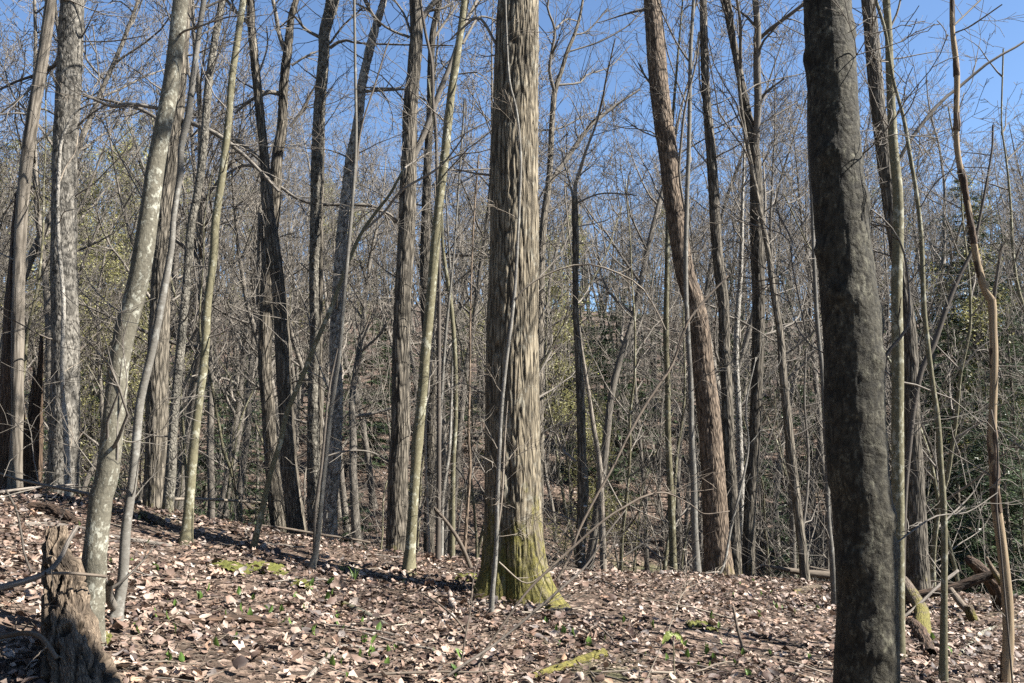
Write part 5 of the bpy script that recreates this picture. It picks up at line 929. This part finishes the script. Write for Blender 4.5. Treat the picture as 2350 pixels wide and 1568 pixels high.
spots = [(226, 1460), (180, 1205), (320, 1190), (335, 1245), (256, 1290), (300, 1292), (367, 1308), (393, 1320), (480, 1300), (560, 1324), (440, 1340), (470, 1360), (455, 1375), (550, 1365), (578, 1375), (386, 1390), (402, 1390), (556, 1405), (613, 1403), (352, 1410), (373, 1425), (388, 1425), (308, 1442), (322, 1452), (402, 1450), (540, 1468), (502, 1485), (386, 1520), (425, 1520), (568, 1420), (650, 1405), (710, 1345), (755, 1343), (718, 1352), (676, 1375), (763, 1368), (745, 1380), (760, 1390), (615, 1405), (640, 1430), (672, 1430), (687, 1450), (724, 1460), (777, 1415), (780, 1435), (778, 1448), (833, 1432), (834, 1475), (850, 1478), (742, 1510), (822, 1505), (834, 1512), (845, 1508), (767, 1530), (784, 1525), (797, 1560), (890, 1505), (905, 1490), (882, 1530), (1025, 1495), (1062, 1510), (1010, 1508), (1043, 1555), (866, 1450), (520, 1410), (705, 1400),
         (1256, 1428), (1274, 1445), (1288, 1450), (1300, 1452), (1320, 1460), (1284, 1480), (1343, 1480), (1385, 1470), (1353, 1465), (1400, 1440), (1428, 1428), (1500, 1440), (1570, 1490), (1478, 1505), (1580, 1510), (1600, 1525), (1610, 1500), (1622, 1530), (1640, 1515), (1662, 1520), (1690, 1525), (1720, 1550), (1700, 1505), (1660, 1480), (1650, 1440), (1637, 1420), (1740, 1415), (1800, 1400), (1850, 1390), (1783, 1395), (1820, 1410), (1690, 1372), (1700, 1340), (1755, 1350), (1768, 1360), (1745, 1365), (1645, 1300), (1662, 1310), (1738, 1335), (1780, 1385), (2140, 1470), (2170, 1495), (2185, 1500), (1545, 1560), (1530, 1520), (1720, 1480), (1855, 1510), (1770, 1500), (1880, 1400)]
for k, (fx, fy) in enumerate(spots):
    p = hit(fx, fy + 6); tw = k % 5 == 2; s = rng.uniform(0.045, 0.082)
    o = obj('green_sprout', (S2 if tw else S1)[k % (4 if tw else 6)], None, None, p - np.array([0, 0, 0.002])); o.scale = (s, s, s); o.rotation_euler = (rng.normal(0, 0.2), rng.normal(0, 0.2), rng.uniform(0, 6.28))
    tag(o, 'pair of small green sprout leaves pushing through the brown litter' if tw else 'single small upright green sprout leaf in the brown litter', 'sprout', 'two-leaved sprouts' if tw else 'single-leaf sprouts')
# the large drooping light-green seedling
b = hit(1548, 1568); D = b[1]; e = thing('drooping_seedling', b, 'light green seedling with big drooping crinkled leaves on a bare stem', 'seedling')
tb = Tubes(); q = [P(1548, 1575, D), P(1547, 1530, D), P(1546, 1490, D), P(1545, 1455, D)]; pp, rr = resample(np.array(q), np.array([0.005, 0.0045, 0.004, 0.0035]), 10); tb.add(pp, rr, 8); obj('stem', tb.mesh('seedling_stem', b), M['green'], e)
def droop(tip, root, width, seed):
    st = 12; t = np.linspace(0, 1, st)[:, None]; mid = root*(1 - t) + tip*t + np.array([0, 0, 1.0])*0.03*np.sin(np.pi*t); d = tip - root; sv = nrm(np.cross(d, np.array([0, -1.0, 0.35]))); w = width*np.sin(np.pi*np.clip(t, 0.03, 0.97))**0.6
    rr_ = np.random.RandomState(seed); cols = [mid + sv*w*s_ + np.array([0, -0.006, 0])*np.abs(s_) + rr_.normal(0, 0.0025, (st, 3)) for s_ in (-1, -0.5, 0, 0.5, 1)]
    V = np.concatenate(cols); i = np.arange(st - 1); return mesh_from('seedling_leaf', V - b, np.concatenate([np.stack([i + a*st, i + (a + 1)*st, i + (a + 1)*st + 1, i + a*st + 1], 1) for a in range(4)]))
top = P(1545, 1455, D)
M['seedleaf'] = plain('seedling_leaf', (0.09, 0.115, 0.025), (0.16, 0.185, 0.05), 80, 0.003, 0.5)
for k, (tx, ty, w_) in enumerate([(1520, 1478, 0.024), (1530, 1470, 0.02), (1570, 1480, 0.018), (1556, 1470, 0.012)]):
    obj('leaf', droop(P(tx, ty, D - 0.03 + 0.02*k), top, w_, k), M['seedleaf'], e)
# stones
for k, (fx, fy, w, hh, lb) in enumerate([(749, 1419, 36, 0.014, 'flat pinkish stone slab in the leaves near the lichened log'), (672, 1342, 22, 0.02, 'small tan stone beside the moss carpet'), (402, 1342, 48, 0.018, 'flat mossy tan stone between the slim trees and the blackened log'),
        (908, 1423, 24, 0.012, 'thin tan flake of stone left of the pale front sapling'), (1038, 1394, 24, 0.05, 'rounded tan stone by the thin upright wand'), (800, 1441, 38, 0.012, 'long flat grey-tan stone beside the short brown stick'), (655, 1332, 24, 0.022, 'brown stone at the edge of the moss carpet'),
        (495, 1298, 26, 0.02, 'low stone showing through the moss near the slim greenish tree'), (1330, 1562, 24, 0.03, 'dark grey stone below the mossy rotten log'), (1033, 1375, 12, 0.05, 'small pointed stone leaning on the rounded tan one')]):
    p = hit(fx, fy); r_ = rad(w, p); o = obj('stone', blob('stone', r_, r_*0.85, hh, 40 + k, 18, 10, 0.35), M['stone'], None, p + np.array([0, 0, hh*0.45 + 0.012])); o.rotation_euler = (0.12*math.sin(k*2.0) + 0.15, 0.1*math.cos(k*3.0), k*1.1); tag(o, lb, 'stone')
# moss cushions
def moss_patch(fx, fy, rx, ry, seed):
    p = hit(fx, fy); r_ = np.random.RandomState(seed); n = 34; a = np.linspace(-1, 1, n); A, B = np.meshgrid(a, a); x = p[0] + A*rx; y = p[1] + B*ry
    edge = 1 - np.sqrt(A**2 + B**2) + 0.35*vn(np.stack([A*2.2, B*2.2, A*0 + seed], -1)) + 0.2*vn(np.stack([A*6, B*6, A*0 + seed], -1))
    z = terrain(x, y) + np.clip(edge, -0.3, 0.5)*0.07 + 0.012*vn(np.stack([A*14, B*14, A*0 + seed], -1)) + 0.012
    i = np.arange(n - 1)[:, None]*n; j = np.arange(n - 1)[None, :]; Q = np.stack([i + j, i + j + 1, i + n + j + 1, i + n + j], -1).reshape(-1, 4)
    return mesh_from('moss_patch', np.stack([x, y, z], -1).reshape(-1, 3) - p, Q), p
for k, (fx, fy, rx, ry, lb) in enumerate([(535, 1306, 0.20, 0.24, 'bright yellow-green moss carpet near the slim greenish tree'), (612, 1310, 0.22, 0.22, 'darker moss carpet left of the curved dark sapling'), (694, 1345, 0.09, 0.10, 'small moss cushion by the small tan stone'), (1610, 1440, 0.13, 0.10, 'small moss cushion beside the long thin branch'), (232, 1470, 0.07, 0.06, 'moss tuft at the foot of the leaning maple'), (1100, 1330, 0.26, 0.22, 'mossy mound spreading from the left foot of the massive oak'), (1636, 1322, 0.14, 0.16, 'mossy knob at the foot of the red-brown leaning tree')]):
    me, p = moss_patch(fx, fy, rx, ry, 3 + k); tag(obj('moss_patch', me, M['moss'], None, p), lb, 'moss')
# grass tufts
for k, (fx, fy, n, h_, lb) in enumerate([(786, 1318, 16, 0.17, 'pale green grass tuft between the curved sapling and olive tree'), (812, 1330, 18, 0.15, 'dark green sedge tuft beside the pale grass tuft'), (920, 1345, 10, 0.12, 'thin grass tuft at the roots of the smooth olive tree')]):
    p = hit(fx, fy); V, Q = [], []
    for j in range(n):
        az = rng.uniform(0, 6.28); L = h_*rng.uniform(0.6, 1.3); t = np.linspace(0, 1, 5); d = np.array([math.cos(az), math.sin(az)]); out = rng.uniform(0.15, 0.6)*L
        c = np.column_stack([d[0]*out*t**1.6 + rng.normal(0, 0.015), d[1]*out*t**1.6 + rng.normal(0, 0.015), L*t*(1 - 0.25*t) - 0.01]); w_ = 0.0035*(1 - 0.85*t)[:, None]; sv = np.array([-d[1], d[0], 0])
        o_ = len(V)*1; base_ = sum(len(v) for v in V); V.append(np.concatenate([c - sv*w_, c + sv*w_])); i = np.arange(4); Q.append(np.stack([i, i + 5, i + 6, i + 1], 1) + base_)
    me = mesh_from('grass_tuft', np.concatenate(V), np.concatenate(Q)); tag(obj('grass_tuft', me, M['sprout'], None, p), lb, 'grass')
